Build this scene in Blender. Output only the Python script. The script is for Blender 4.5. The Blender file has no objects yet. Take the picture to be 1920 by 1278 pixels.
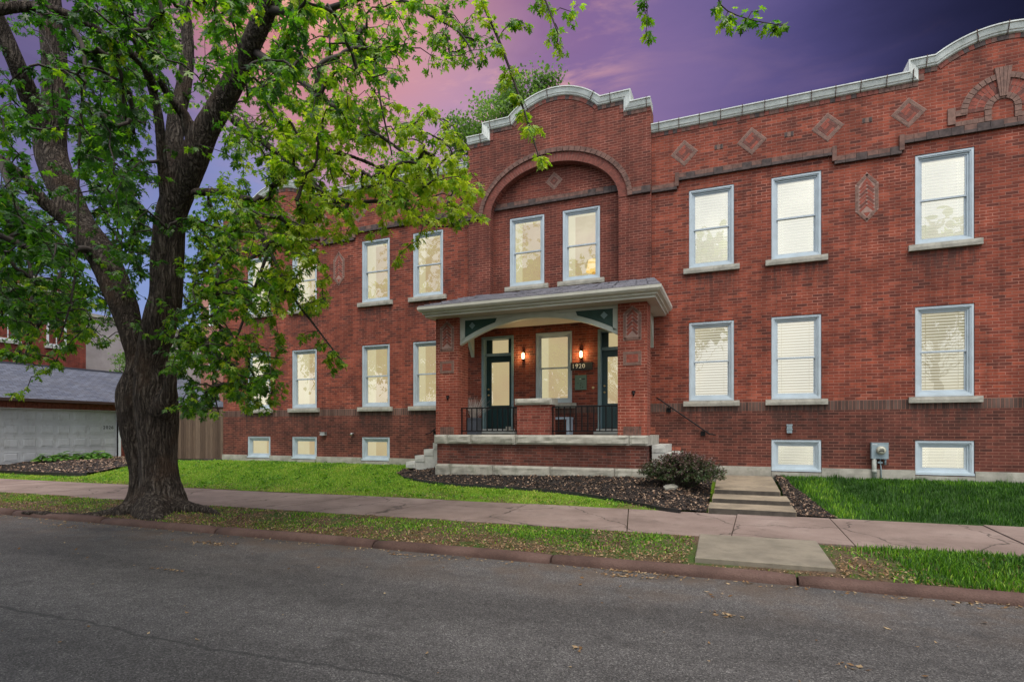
import bpy, bmesh, math, random
import numpy as np
from mathutils import Vector, noise, geometry
R = math.radians
random.seed(7); rng = np.random.default_rng(7)
SC = bpy.context.scene
COL = SC.collection

# ------------------------------------------------------------------ camera, sky, sun, exposure
FPX, CX, HY, DCAM, EYE = 1027., 960., 805., 14.4, 1.6       # focal length and horizon of the photograph in its own pixels
TH = math.atan(1027/2551.); S_, C_ = math.sin(TH), math.cos(TH)
cam_d = bpy.data.cameras.new('camera'); cam = bpy.data.objects.new('camera', cam_d); COL.objects.link(cam)
cam.location = (0, -DCAM, EYE); cam.rotation_euler = (R(90), 0, TH)
cam_d.sensor_width = 36; cam_d.lens = FPX/1920*36; cam_d.shift_y = (HY-639)/1920
cam_d.clip_end = 3000; cam_d.clip_start = .05
SC.camera = cam

SUN_EL, SUN_AZ = 63., 150.        # azimuth measured from +Y towards +X
sun_d = bpy.data.lights.new('sun', 'SUN'); sun_d.energy = 1.5; sun_d.angle = R(24); sun_d.color = (1, .93, .84)
sun = bpy.data.objects.new('sun', sun_d); COL.objects.link(sun)
sun.rotation_euler = (R(90-SUN_EL), 0, R(180-SUN_AZ)); sun.location = (10, -30, 30)

SC.view_settings.view_transform = 'Standard'; SC.view_settings.look = 'None'
SC.view_settings.gamma = 1; SC.view_settings.exposure = 0.64
SC.cycles.use_denoising = True
SC.cycles.max_bounces = 8; SC.cycles.transparent_max_bounces = 16
SC.cycles.caustics_reflective = False; SC.cycles.caustics_refractive = False
SC.cycles.sample_clamp_indirect = 6

def N(nt, typ, ins=None, **props):
    n = nt.nodes.new(typ)
    for k, v in props.items(): setattr(n, k, v)
    for k, v in (ins or {}).items():
        s = n.inputs[k]
        if isinstance(v, bpy.types.NodeSocket): nt.links.new(v, s)
        else: s.default_value = v
    return n
def M(nt, op, a, b=0., c=0., clamp=False):
    n = nt.nodes.new('ShaderNodeMath'); n.operation = op; n.use_clamp = clamp
    for i, v in enumerate((a, b, c)):
        if isinstance(v, bpy.types.NodeSocket): nt.links.new(v, n.inputs[i])
        else: n.inputs[i].default_value = v
    return n.outputs[0]
def MIX(nt, f, a, b, blend='MIX'):
    n = nt.nodes.new('ShaderNodeMix'); n.data_type = 'RGBA'; n.blend_type = blend
    for i, v in ((0, f), (6, a), (7, b)):
        if isinstance(v, bpy.types.NodeSocket): nt.links.new(v, n.inputs[i])
        else: n.inputs[i].default_value = v if i == 0 else (*v, 1)[:4]
    return n.outputs[2]
def RAMP(nt, f, stops, interp='LINEAR'):
    n = nt.nodes.new('ShaderNodeValToRGB'); n.color_ramp.interpolation = interp
    el = n.color_ramp.elements
    while len(el) < len(stops): el.new(.5)
    for e, (p, c) in zip(el, stops): e.position = p; e.color = (*c, 1)
    nt.links.new(f, n.inputs[0]); return n.outputs[0]
def MR(nt, v, a, b, c=0., d=1., smooth=True):
    n = N(nt, 'ShaderNodeMapRange', {0: v, 1: a, 2: b, 3: c, 4: d}, interpolation_type='SMOOTHSTEP' if smooth else 'LINEAR')
    return n.outputs[0]
def srgb(r, g, b):
    f = lambda v: (v/255)/12.92 if v/255 <= .04045 else ((v/255+.055)/1.055)**2.4
    return (f(r), f(g), f(b))

def sky_dir(px, py):
    xc, zz = (px-CX)/FPX, -(py-HY)/FPX
    return Vector((xc*C_-S_, xc*S_+C_, zz)).normalized()
world = bpy.data.worlds.new('World'); SC.world = world; world.use_nodes = True
def build_world():
    nt = world.node_tree; nt.nodes.clear()
    tc = N(nt, 'ShaderNodeTexCoord').outputs['Generated']
    nz = N(nt, 'ShaderNodeTexNoise', {'Vector': N(nt, 'ShaderNodeMapping', {'Vector': tc, 'Scale': (1.4, 1.4, 5)}).outputs[0], 'Scale': 2.6, 'Detail': 5., 'Roughness': .55})
    off = N(nt, 'ShaderNodeVectorMath', {0: nz.outputs['Color'], 1: (.5, .5, .5)}, operation='SUBTRACT').outputs[0]
    off = N(nt, 'ShaderNodeVectorMath', {0: off, 'Scale': .13}, operation='SCALE').outputs[0]
    d = N(nt, 'ShaderNodeVectorMath', {0: tc, 1: off}, operation='ADD').outputs[0]
    d = N(nt, 'ShaderNodeVectorMath', {0: d}, operation='NORMALIZE').outputs[0]
    pts = [(60, 120, (84, 74, 112)), (180, 185, (118, 106, 146)), (280, 300, (98, 100, 160)), (415, 400, (130, 156, 204)), (520, 60, (196, 122, 120)), (600, 140, (200, 134, 134)), (700, 50, (222, 146, 130)), (830, 100, (220, 152, 136)), (760, 170, (204, 150, 152)),
           (650, 195, (166, 120, 150)), (865, 190, (168, 148, 172)), (850, 265, (120, 120, 196)), (1015, 80, (116, 88, 140)), (960, 20, (112, 74, 126)), (1110, 125, (130, 104, 148)),
           (1260, 205, (152, 122, 160)), (1255, 105, (88, 82, 136)), (1450, 105, (64, 66, 116)), (1450, 185, (92, 82, 136)), (1650, 65, (52, 52, 90)), (1780, 60, (34, 36, 66)), (1890, 15, (12, 16, 32)), (2000, 60, (10, 13, 28)),
           (250, 540, (136, 158, 206)), (100, 480, (110, 122, 170)), (1450, 600, (120, 90, 150))]
    tot = None; wsum = None
    for px, py, c in pts:
        dot = N(nt, 'ShaderNodeVectorMath', {0: d, 1: sky_dir(px, py)}, operation='DOT_PRODUCT').outputs['Value']
        w = M(nt, 'EXPONENT', M(nt, 'MULTIPLY', M(nt, 'SUBTRACT', dot, 1.), 130.))
        v = N(nt, 'ShaderNodeVectorMath', {0: srgb(*c), 'Scale': w}, operation='SCALE').outputs[0]
        tot = v if tot is None else N(nt, 'ShaderNodeVectorMath', {0: tot, 1: v}, operation='ADD').outputs[0]
        wsum = w if wsum is None else M(nt, 'ADD', wsum, w)
    inv = M(nt, 'DIVIDE', 1., M(nt, 'ADD', wsum, 1e-5))
    dusk = N(nt, 'ShaderNodeVectorMath', {0: tot, 'Scale': inv}, operation='SCALE').outputs[0]
    ws = N(nt, 'ShaderNodeTexNoise', {'Vector': N(nt, 'ShaderNodeMapping', {'Vector': tc, 'Scale': (1., 1., 4.), 'Rotation': (0, .35, 0)}).outputs[0], 'Scale': 3.2, 'Detail': 7., 'Roughness': .6, 'Distortion': .6}).outputs['Fac']
    wsp = MR(nt, ws, .50, .70); wd = MR(nt, ws, .28, .46, .84, 1.)
    glow = N(nt, 'ShaderNodeVectorMath', {0: tc, 1: sky_dir(780, 60)}, operation='DOT_PRODUCT').outputs['Value']
    gm = M(nt, 'MULTIPLY', MR(nt, glow, .93, .995), .6)
    dusk = MIX(nt, 1., dusk, N(nt, 'ShaderNodeCombineXYZ', {0: wd, 1: wd, 2: wd}).outputs[0], 'MULTIPLY')
    dusk = MIX(nt, M(nt, 'MULTIPLY', wsp, M(nt, 'ADD', gm, .03)), dusk, srgb(255, 190, 165))
    sky = N(nt, 'ShaderNodeTexSky', sky_type='NISHITA', sun_disc=False, sun_elevation=R(SUN_EL), sun_rotation=R(SUN_AZ), altitude=100, air_density=1.2, dust_density=3.0, ozone_density=1.)
    cl = N(nt, 'ShaderNodeTexNoise', {'Vector': tc, 'Scale': 3.5, 'Detail': 6., 'Roughness': .6})
    cloud = MR(nt, cl.outputs['Fac'], .34, .62)
    dayc = MIX(nt, M(nt, 'MULTIPLY', cloud, .8), sky.outputs[0], (11.0, 11.2, 11.6))
    day = N(nt, 'ShaderNodeBackground', {'Color': dayc, 'Strength': .145})
    du = N(nt, 'ShaderNodeBackground', {'Color': dusk, 'Strength': .76})
    sep = N(nt, 'ShaderNodeSeparateXYZ', {0: tc})
    # the sunset bank fills the sky beyond the building; overhead and behind the street it is still day
    k = M(nt, 'SUBTRACT', sep.outputs['Y'], M(nt, 'MULTIPLY', M(nt, 'MAXIMUM', M(nt, 'SUBTRACT', sep.outputs['Z'], .68), 0.), 2.5))
    m = MR(nt, k, -.02, .22)
    ms = N(nt, 'ShaderNodeMixShader', {0: m, 1: day.outputs[0], 2: du.outputs[0]})
    out = N(nt, 'ShaderNodeOutputWorld'); nt.links.new(ms.outputs[0], out.inputs[0])
build_world()

# ------------------------------------------------------------------ helpers
def P(px, py, Y=0.):                       # a point of the photograph on the plane y = Y
    d = DCAM+Y; t = (px-CX)/FPX
    u = d*(t*C_-S_)/(C_+t*S_); Z = d*C_-u*S_
    return u, EYE-(py-HY)*Z/FPX
def G(px, py, z):                          # ... on the level z
    Z = FPX*(EYE-z)/(py-HY); xc = (px-CX)/FPX*Z
    return xc*C_-Z*S_, -DCAM+xc*S_+Z*C_
def W3(px, py, Z):                         # ... at the distance Z
    xc = (px-CX)/FPX*Z
    return Vector((xc*C_-Z*S_, -DCAM+xc*S_+Z*C_, EYE-(py-HY)*Z/FPX))
TILT = .006
def tz(x): return TILT*max(-30., min(20., x))

class MB:
    def __init__(self): self.v = []; self.f = []; self.m = []; self.sm = []
    def vert(self, p): self.v.append(tuple(p)); return len(self.v)-1
    def face(self, idx, m=0, s=False): self.f.append(tuple(idx)); self.m.append(m); self.sm.append(s)
    def quad(self, a, b, c, d, m=0):
        i = len(self.v); self.v += [tuple(a), tuple(b), tuple(c), tuple(d)]; self.face((i, i+1, i+2, i+3), m)
    def box(self, x0, x1, y0, y1, z0, z1, m=0, tilt=False):
        i = len(self.v)
        if x0 > x1: x0, x1 = x1, x0
        if y0 > y1: y0, y1 = y1, y0
        for z in (z0, z1):
            for (x, y) in ((x0, y0), (x1, y0), (x1, y1), (x0, y1)):
                self.v.append((x, y, z+(tz(x) if tilt else 0)))
        for q in ((0, 3, 2, 1), (4, 5, 6, 7), (0, 1, 5, 4), (1, 2, 6, 5), (2, 3, 7, 6), (3, 0, 4, 7)):
            self.face([i+k for k in q], m)
    def prism(self, pts, y0, y1, m=0, axis='y'):   # polygon in (x,z) extruded along y (or (y,z) along x, or (x,y) along z)
        n = len(pts); i = len(self.v)
        mk = {'y': lambda a, b, t: (a, t, b), 'x': lambda a, b, t: (t, a, b), 'z': lambda a, b, t: (a, b, t)}[axis]
        for t in (y0, y1):
            for a, b in pts: self.v.append(mk(a, b, t))
        tri = geometry.tessellate_polygon([[Vector((a, b, 0)) for a, b in pts]])
        for t in tri:
            self.face([i+k for k in t], m); self.face([i+n+k for k in reversed(t)], m)
        for k in range(n):
            l = (k+1) % n; self.face((i+k, i+l, i+n+l, i+n+k), m)
    def tube(self, pts, rad, seg=8, m=0, cap=True, smooth=True):
        pts = [Vector(p) for p in pts]; n = len(pts)
        if not hasattr(rad, '__len__'): rad = [rad]*n
        rings = []; up = None
        for k in range(n):
            t = (pts[min(k+1, n-1)]-pts[max(k-1, 0)]).normalized()
            if up is None: up = Vector((0, 0, 1)) if abs(t.z) < .9 else Vector((1, 0, 0))
            a = (up-t*up.dot(t)).normalized(); b = t.cross(a); up = a
            i = len(self.v)
            for q in range(seg):
                an = 2*math.pi*q/seg
                self.v.append(tuple(pts[k]+(a*math.cos(an)+b*math.sin(an))*rad[k]))
            rings.append(i)
        for k in range(n-1):
            for q in range(seg):
                r = (q+1) % seg
                self.face((rings[k]+q, rings[k]+r, rings[k+1]+r, rings[k+1]+q), m, smooth)
        if cap:
            self.face([rings[0]+q for q in reversed(range(seg))], m); self.face([rings[-1]+q for q in range(seg)], m)
    def rock(self, x0, x1, y0, y1, z0, z1, amp=.012, step=.09, m=0, bev=.02):   # stone block with an uneven face towards -y
        nx = max(2, int((x1-x0)/step)); nz = max(2, int((z1-z0)/(step*.6)))
        g = []
        for j in range(nz+1):
            for k in range(nx+1):
                x = x0+(x1-x0)*k/nx; z = z0+(z1-z0)*j/nz
                e = min(k, nx-k, j, nz-j)
                y = y0+(bev if e == 0 else 0)-(amp*(.6+noise.noise(Vector((x*5, y0*3, z*9)))*1.3) if e else 0)
                g.append(self.vert((x, y, z)))
        w = nx+1
        for j in range(nz):
            for k in range(nx): self.face((g[j*w+k], g[j*w+k+1], g[(j+1)*w+k+1], g[(j+1)*w+k]), m)
        yb = y0+bev
        self.box(x0+.0005, x1-.0005, yb+.001, y1, z0+.0005, z1-.0005, m)
    def build(self, name, mats, parent=None, loc=None):
        me = bpy.data.meshes.new(name); me.from_pydata(self.v, [], self.f); me.update()
        if not isinstance(mats, (list, tuple)): mats = [mats]
        for mt in mats: me.materials.append(mt)
        if any(self.m): me.polygons.foreach_set('material_index', self.m)
        if any(self.sm): me.polygons.foreach_set('use_smooth', self.sm)
        o = bpy.data.objects.new(name, me); COL.objects.link(o)
        if parent: o.parent = parent
        if loc: o.location = loc
        return o
def fast_mesh(name, V, F, mat, parent=None, attr=None, smooth=False):     # V (n,3), F (m,k)
    me = bpy.data.meshes.new(name); k = F.shape[1]
    me.vertices.add(len(V)); me.vertices.foreach_set('co', V.astype(np.float32).ravel())
    me.loops.add(F.size); me.loops.foreach_set('vertex_index', F.astype(np.int32).ravel())
    me.polygons.add(len(F)); me.polygons.foreach_set('loop_start', np.arange(0, F.size, k, dtype=np.int32))
    me.polygons.foreach_set('loop_total', np.full(len(F), k, dtype=np.int32))
    if smooth: me.polygons.foreach_set('use_smooth', np.ones(len(F), dtype=bool))
    me.update(calc_edges=True)
    for an, av in (attr or {}).items():
        a = me.attributes.new(an, 'FLOAT', 'POINT'); a.data.foreach_set('value', av.astype(np.float32))
    me.materials.append(mat)
    o = bpy.data.objects.new(name, me); COL.objects.link(o)
    if parent: o.parent = parent
    return o
def tag(o, label=None, cat=None, group=None, kind=None):
    if label: o['label'] = label
    if cat: o['category'] = cat
    if group: o['group'] = group
    if kind: o['kind'] = kind
    return o
def empty(name, loc, label, cat, group=None):
    o = bpy.data.objects.new(name, None); COL.objects.link(o); o.location = loc; o.empty_display_size = .2
    bpy.context.view_layer.update()
    return tag(o, label, cat, group)
def under(o, root):                        # parent without moving
    o.parent = root; o.location = Vector(o.location)-Vector(root.location); return o
def dup(o, parent, loc=None):
    c = o.copy(); COL.objects.link(c); c.parent = parent
    if loc is not None: c.location = loc
    for ch in list(o.children): dup(ch, c)
    return c

# ------------------------------------------------------------------ materials
def new_mat(name):
    m = bpy.data.materials.new(name); m.use_nodes = True; nt = m.node_tree; nt.nodes.clear()
    out = N(nt, 'ShaderNodeOutputMaterial'); return m, nt, out
def finish(nt, out, col, rough=.7, bump=None, bstr=.4, bdist=.01, spec=.5, metal=0.):
    p = N(nt, 'ShaderNodeBsdfPrincipled', {'Roughness': rough, 'Specular IOR Level': spec, 'Metallic': metal})
    if isinstance(col, bpy.types.NodeSocket): nt.links.new(col, p.inputs['Base Color'])
    else: p.inputs['Base Color'].default_value = (*col, 1)
    if bump is not None:
        b = N(nt, 'ShaderNodeBump', {'Height': bump, 'Strength': bstr, 'Distance': bdist}); nt.links.new(b.outputs[0], p.inputs['Normal'])
    nt.links.new(p.outputs[0], out.inputs[0]); return p
def pos(nt): return N(nt, 'ShaderNodeNewGeometry').outputs['Position']
def NOI(nt, vec, scale, detail=4., rough=.55, sc=None):
    if sc: vec = N(nt, 'ShaderNodeMapping', {'Vector': vec, 'Scale': sc}).outputs[0]
    return N(nt, 'ShaderNodeTexNoise', {'Vector': vec, 'Scale': scale, 'Detail': detail, 'Roughness': rough}).outputs['Fac']

def brick_mat(name, pal, mortar, low=None, band=False, w=.215, h=.0667, soldier=False, mo=(.0035, .007), weather=.35):
    m, nt, out = new_mat(name); geo = N(nt, 'ShaderNodeNewGeometry'); ps = geo.outputs['Position']
    s = N(nt, 'ShaderNodeSeparateXYZ', {0: ps}); n = N(nt, 'ShaderNodeSeparateXYZ', {0: geo.outputs['True Normal']})
    side = M(nt, 'GREATER_THAN', M(nt, 'ABSOLUTE', n.outputs[0]), .7); flat = M(nt, 'GREATER_THAN', M(nt, 'ABSOLUTE', n.outputs[2]), .7)
    mixf = lambda f, a, b: M(nt, 'ADD', M(nt, 'MULTIPLY', f, b), M(nt, 'MULTIPLY', M(nt, 'SUBTRACT', 1., f), a))
    u = mixf(side, s.outputs[0], s.outputs[1]); v = mixf(flat, s.outputs[2], s.outputs[1])
    if soldier: u, v = v, u
    if band:
        b = M(nt, 'MULTIPLY', M(nt, 'GREATER_THAN', v, 2.045), M(nt, 'LESS_THAN', v, 2.265))
        ww = mixf(b, w, .072); hh = mixf(b, h, .2201); vv = mixf(b, v, M(nt, 'SUBTRACT', v, 2.0451))
    else: b = None; ww, hh, vv = w, h, v
    row = M(nt, 'FLOOR', M(nt, 'DIVIDE', vv, hh))
    odd = M(nt, 'MULTIPLY', M(nt, 'FLOORED_MODULO', row, 2.), .5)
    if band: odd = M(nt, 'MULTIPLY', odd, M(nt, 'SUBTRACT', 1., b))
    cu = M(nt, 'ADD', M(nt, 'DIVIDE', u, ww), odd); cv = M(nt, 'DIVIDE', vv, hh)
    col = M(nt, 'FLOOR', cu); fu = M(nt, 'FRACT', cu); fv = M(nt, 'FRACT', cv)
    du = M(nt, 'MULTIPLY', M(nt, 'MINIMUM', fu, M(nt, 'SUBTRACT', 1., fu)), ww)
    dv = M(nt, 'MULTIPLY', M(nt, 'MINIMUM', fv, M(nt, 'SUBTRACT', 1., fv)), hh)
    mask = MR(nt, M(nt, 'MINIMUM', du, dv), mo[0], mo[1])
    rnd = N(nt, 'ShaderNodeTexWhiteNoise', {'Vector': N(nt, 'ShaderNodeCombineXYZ', {0: col, 1: row, 2: side}).outputs[0]}, noise_dimensions='3D').outputs['Value']
    big = NOI(nt, ps, .9, 5., .6); fine = NOI(nt, ps, 60., 3.)
    rr = M(nt, 'ADD', M(nt, 'MULTIPLY', rnd, .72), M(nt, 'MULTIPLY', M(nt, 'SUBTRACT', NOI(nt, ps, 1.7, 3., .6, (.5, 1, 2.2)), .22), .55), clamp=True)
    c = RAMP(nt, rr, pal)
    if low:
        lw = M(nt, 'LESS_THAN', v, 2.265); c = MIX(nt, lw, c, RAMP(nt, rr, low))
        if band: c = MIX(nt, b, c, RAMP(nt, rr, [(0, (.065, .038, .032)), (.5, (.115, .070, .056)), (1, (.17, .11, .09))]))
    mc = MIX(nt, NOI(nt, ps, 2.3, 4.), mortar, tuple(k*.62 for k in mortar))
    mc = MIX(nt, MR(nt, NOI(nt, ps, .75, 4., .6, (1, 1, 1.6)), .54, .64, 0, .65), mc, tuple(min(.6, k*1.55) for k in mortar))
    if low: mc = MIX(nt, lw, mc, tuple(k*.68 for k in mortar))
    c = MIX(nt, mask, mc, c)
    st = MR(nt, big, .3, .75, 1.-weather, 1.12); st2 = MR(nt, NOI(nt, ps, 3.2, 6., .65, (1.6, 1, .35)), .35, .6, .82, 1.06)
    sl = None
    if band:
        for wx in (-.49, 1.38, 4.225, -8.54, -10.43, -13.29, -15.30):
            k_ = MR(nt, M(nt, 'ABSOLUTE', M(nt, 'SUBTRACT', u, wx)), .56, .74, 1., 0.); sl = k_ if sl is None else M(nt, 'ADD', sl, k_)
        zz = M(nt, 'ADD', M(nt, 'MULTIPLY', MR(nt, s.outputs[2], 4.55, 5.49), M(nt, 'LESS_THAN', s.outputs[2], 5.49)), M(nt, 'MULTIPLY', MR(nt, s.outputs[2], 1.35, 2.18), M(nt, 'LESS_THAN', s.outputs[2], 2.18)))
        sl = M(nt, 'MULTIPLY', M(nt, 'MULTIPLY', sl, zz), MR(nt, NOI(nt, ps, 4., 5., .65, (2.2, 1, .22)), .38, .62))
    st3 = MR(nt, NOI(nt, ps, 2.6, 5., .6, (1.5, 1.5, .16)), .36, .58, .86, 1.06)
    st = M(nt, 'MULTIPLY', st, st3)
    f = M(nt, 'MULTIPLY', M(nt, 'MULTIPLY', st, st2), M(nt, 'ADD', .82, M(nt, 'MULTIPLY', fine, .36)))
    c = MIX(nt, 1., c, N(nt, 'ShaderNodeCombineXYZ', {0: f, 1: f, 2: f}).outputs[0], 'MULTIPLY')
    if sl is not None: c = MIX(nt, M(nt, 'MULTIPLY', sl, .72), c, (.045, .028, .023))
    hgt = M(nt, 'ADD', mask, M(nt, 'MULTIPLY', fine, .25))
    finish(nt, out, c, .86, hgt, .7, .006, .3); return m
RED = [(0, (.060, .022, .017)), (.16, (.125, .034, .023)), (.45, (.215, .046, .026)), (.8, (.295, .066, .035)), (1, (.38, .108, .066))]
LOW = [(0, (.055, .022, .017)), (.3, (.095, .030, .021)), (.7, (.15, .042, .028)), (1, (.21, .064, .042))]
PIER = [(0, (.16, .040, .026)), (.4, (.22, .048, .028)), (1, (.30, .070, .042))]
MORT = (.35, .155, .112)
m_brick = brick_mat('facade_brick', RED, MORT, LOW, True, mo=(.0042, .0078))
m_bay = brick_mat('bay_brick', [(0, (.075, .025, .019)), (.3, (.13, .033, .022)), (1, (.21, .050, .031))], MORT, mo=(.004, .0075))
m_pier = brick_mat('pier_brick', PIER, (.42, .19, .135), mo=(.0045, .008), weather=.2)
m_ped = brick_mat('pedestal_brick', [(0, (.14, .035, .024)), (.4, (.26, .055, .036)), (1, (.36, .10, .07))], (.40, .21, .155), mo=(.0045, .008))
m_base = brick_mat('porch_base_brick', LOW, (.20, .12, .10), mo=(.004, .0075))
m_far = brick_mat('far_brick', [(0, (.16, .035, .024)), (1, (.27, .05, .03))], (.30, .12, .09))

def plain(name, col, rough=.6, var=.15, sc=8., bstr=.0, bsc=40., spec=.5, metal=0., stain=None):
    m, nt, out = new_mat(name); ps = pos(nt)
    a = NOI(nt, ps, sc, 5., .6); f = MR(nt, a, .3, .7, 1-var, 1+var)
    c = MIX(nt, 1., col, N(nt, 'ShaderNodeCombineXYZ', {0: f, 1: f, 2: f}).outputs[0], 'MULTIPLY')
    if stain:
        k = MR(nt, NOI(nt, ps, 5.5, 7., .7, (1, 1, .5)), .50, .70); c = MIX(nt, M(nt, 'MULTIPLY', k, .7), c, stain)
    finish(nt, out, c, rough, NOI(nt, ps, bsc, 4.) if bstr else None, bstr, .01, spec, metal); return m
m_tan = plain('buff_brick', (.17, .095, .072), .85, .25, 14.)
m_dark = plain('dark_brick', (.060, .042, .038), .85, .4, 9.)
m_jm = plain('light_mortar', (.30, .19, .155), .9, .2)
m_rb = plain('red_panel_brick', (.23, .055, .034), .85, .25, 12.)
m_db = plain('dark_panel_brick', (.13, .042, .030), .85, .25, 12.)
m_ring = plain('ring_brick', (.17, .047, .032), .85, .3, 9.)
m_hood = plain('hood_brick', (.135, .07, .053), .85, .35, 9.)
m_stone = plain('limestone', (.34, .325, .275), .85, .18, 5., .5, 22., stain=(.20, .20, .165))
m_fstone = plain('foundation_stone', (.295, .28, .235), .85, .22, 3., .4, 30., stain=(.17, .18, .13))
m_step = plain('pale_step_stone', (.42, .42, .385), .8, .12, 4., .2, 25., stain=(.34, .34, .31))
m_corn = plain('cornice_terracotta', (.54, .57, .53), .45, .16, 4., .0, stain=(.30, .33, .29))
m_rust = plain('rusty_joint', (.075, .038, .028), .9, .3)
m_frame = plain('window_paint', (.43, .50, .54), .45, .08, 3.)
m_sash = plain('sash_paint', (.40, .46, .50), .4, .08, 3.)
m_cream = plain('porch_trim_paint', (.46, .45, .385), .5, .08, 3.)
m_trimg = plain('porch_arch_paint', (.45, .48, .42), .5, .08, 3.)
m_ceil = plain('porch_ceiling_paint', (.46, .40, .345), .6, .06, 3.)
m_green = plain('dark_green_paint', (.012, .044, .035), .45, .1)
m_teal = plain('teal_grey_paint', (.17, .25, .265), .5, .1)
m_door = plain('door_paint', (.010, .042, .045), .35, .1)
m_iron = plain('black_iron', (.006, .006, .0065), .6, .2, spec=.2)
m_brass = plain('brass', (.55, .42, .22), .3, .05, metal=1.)
m_grey = plain('meter_grey', (.235, .30, .33), .45, .08)
m_pipe = plain('pvc_pipe', (.27, .285, .25), .5, .08)
m_white = plain('white_paint', (.62, .64, .66), .5, .06, 2.)
m_black = plain('black_plastic', (.012, .012, .012), .5, .2)
m_bench = plain('bench_paint', (.30, .36, .43), .5, .06)
m_plant = plain('planter_grey', (.065, .078, .10), .6, .1)
m_straw = plain('dry_grass', (.45, .40, .36), .8, .2)
m_digit = plain('digit_white', (.75, .74, .70), .5, .03)
m_pan = plain('intercom_green', (.10, .16, .11), .4, .06)
m_lamp_sh = plain('lampshade', (.62, .50, .24), .7, .03)

def emit(name, c, s, c2=None):
    m, nt, out = new_mat(name)
    if c2:
        c = MIX(nt, MR(nt, NOI(nt, pos(nt), 1.3, 2.), .35, .65), c, c2)
    e = N(nt, 'ShaderNodeEmission', {'Strength': s})
    if isinstance(c, bpy.types.NodeSocket): nt.links.new(c, e.inputs[0])
    else: e.inputs[0].default_value = (*c, 1)
    nt.links.new(e.outputs[0], out.inputs[0]); return m
def blind_mat(name, col, em):
    m, nt, out = new_mat(name); vf = MR(nt, NOI(nt, pos(nt), .55, 2.), .32, .68, .72, 1.22)
    p = N(nt, 'ShaderNodeBsdfPrincipled', {'Base Color': (*col, 1), 'Roughness': .6, 'Emission Color': (*em[0], 1), 'Emission Strength': em[1]})
    nt.links.new(M(nt, 'MULTIPLY', vf, em[1]), p.inputs['Emission Strength']); nt.links.new(p.outputs[0], out.inputs[0]); return m
m_blind = blind_mat('blind_slats', (.60, .54, .42), ((1, .86, .58), .19))
m_shade = blind_mat('shade_slats', (.72, .70, .64), ((1, .93, .76), .36))
m_lit = emit('lit_room', (1, .88, .55), .46, (.98, .84, .52))
m_litr = emit('lit_room_wall', (1., .80, .44), .38, (.96, .72, .42))
m_litb = emit('lit_behind_blind', (1, .95, .78), .52)
m_lamp = emit('lamp_glow', (1, .72, .30), 7.)
def pane_mat():
    m, nt, out = new_mat('window_glass')
    fr = N(nt, 'ShaderNodeFresnel', {'IOR': 1.5}).outputs[0]
    wob = NOI(nt, pos(nt), 2.2, 2.)
    bp = N(nt, 'ShaderNodeBump', {'Height': wob, 'Strength': .10, 'Distance': .02})
    g = N(nt, 'ShaderNodeBsdfGlossy', {'Roughness': .0, 'Color': (1, 1, 1, 1), 'Normal': bp.outputs[0]})
    t = N(nt, 'ShaderNodeBsdfTransparent', {'Color': (.95, .97, .95, 1)})
    f = M(nt, 'ADD', M(nt, 'MULTIPLY', fr, 1.6), .06, clamp=True)
    ms = N(nt, 'ShaderNodeMixShader', {0: f, 1: t.outputs[0], 2: g.outputs[0]})
    nt.links.new(ms.outputs[0], out.inputs[0]); return m
m_pane = pane_mat()
def slate_mat():
    m, nt, out = new_mat('slate'); ps = pos(nt)
    s = N(nt, 'ShaderNodeSeparateXYZ', {0: ps})
    b = N(nt, 'ShaderNodeTexBrick', {'Vector': N(nt, 'ShaderNodeCombineXYZ', {0: M(nt, 'ADD', s.outputs[0], M(nt, 'MULTIPLY', s.outputs[1], .02)), 1: s.outputs[1]}).outputs[0], 'Color1': (.15, .15, .18, 1), 'Color2': (.24, .23, .26, 1), 'Mortar': (.03, .03, .035, 1), 'Scale': 1., 'Mortar Size': .006, 'Brick Width': .26, 'Row Height': .22})
    c = MIX(nt, NOI(nt, ps, 7., 4.), b.outputs['Color'], (.20, .19, .21))
    finish(nt, out, c, .6, b.outputs['Fac'], -.8, .02); return m
m_slate = slate_mat()
def shingle_mat():
    m, nt, out = new_mat('garage_shingles'); ps = pos(nt); s = N(nt, 'ShaderNodeSeparateXYZ', {0: ps})
    b = N(nt, 'ShaderNodeTexBrick', {'Vector': N(nt, 'ShaderNodeCombineXYZ', {0: s.outputs[1], 1: M(nt, 'MULTIPLY', s.outputs[0], -1.)}).outputs[0], 'Color1': (.050, .060, .090, 1), 'Color2': (.105, .118, .16, 1), 'Mortar': (.012, .014, .02, 1), 'Scale': 1., 'Mortar Size': .012, 'Brick Width': .30, 'Row Height': .15})
    c = MIX(nt, MR(nt, NOI(nt, ps, 2., 5.), .3, .8, 0., .5), b.outputs['Color'], (.085, .085, .095))
    finish(nt, out, c, .8, b.outputs['Fac'], -.6, .02); return m
m_shing = shingle_mat()

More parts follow.
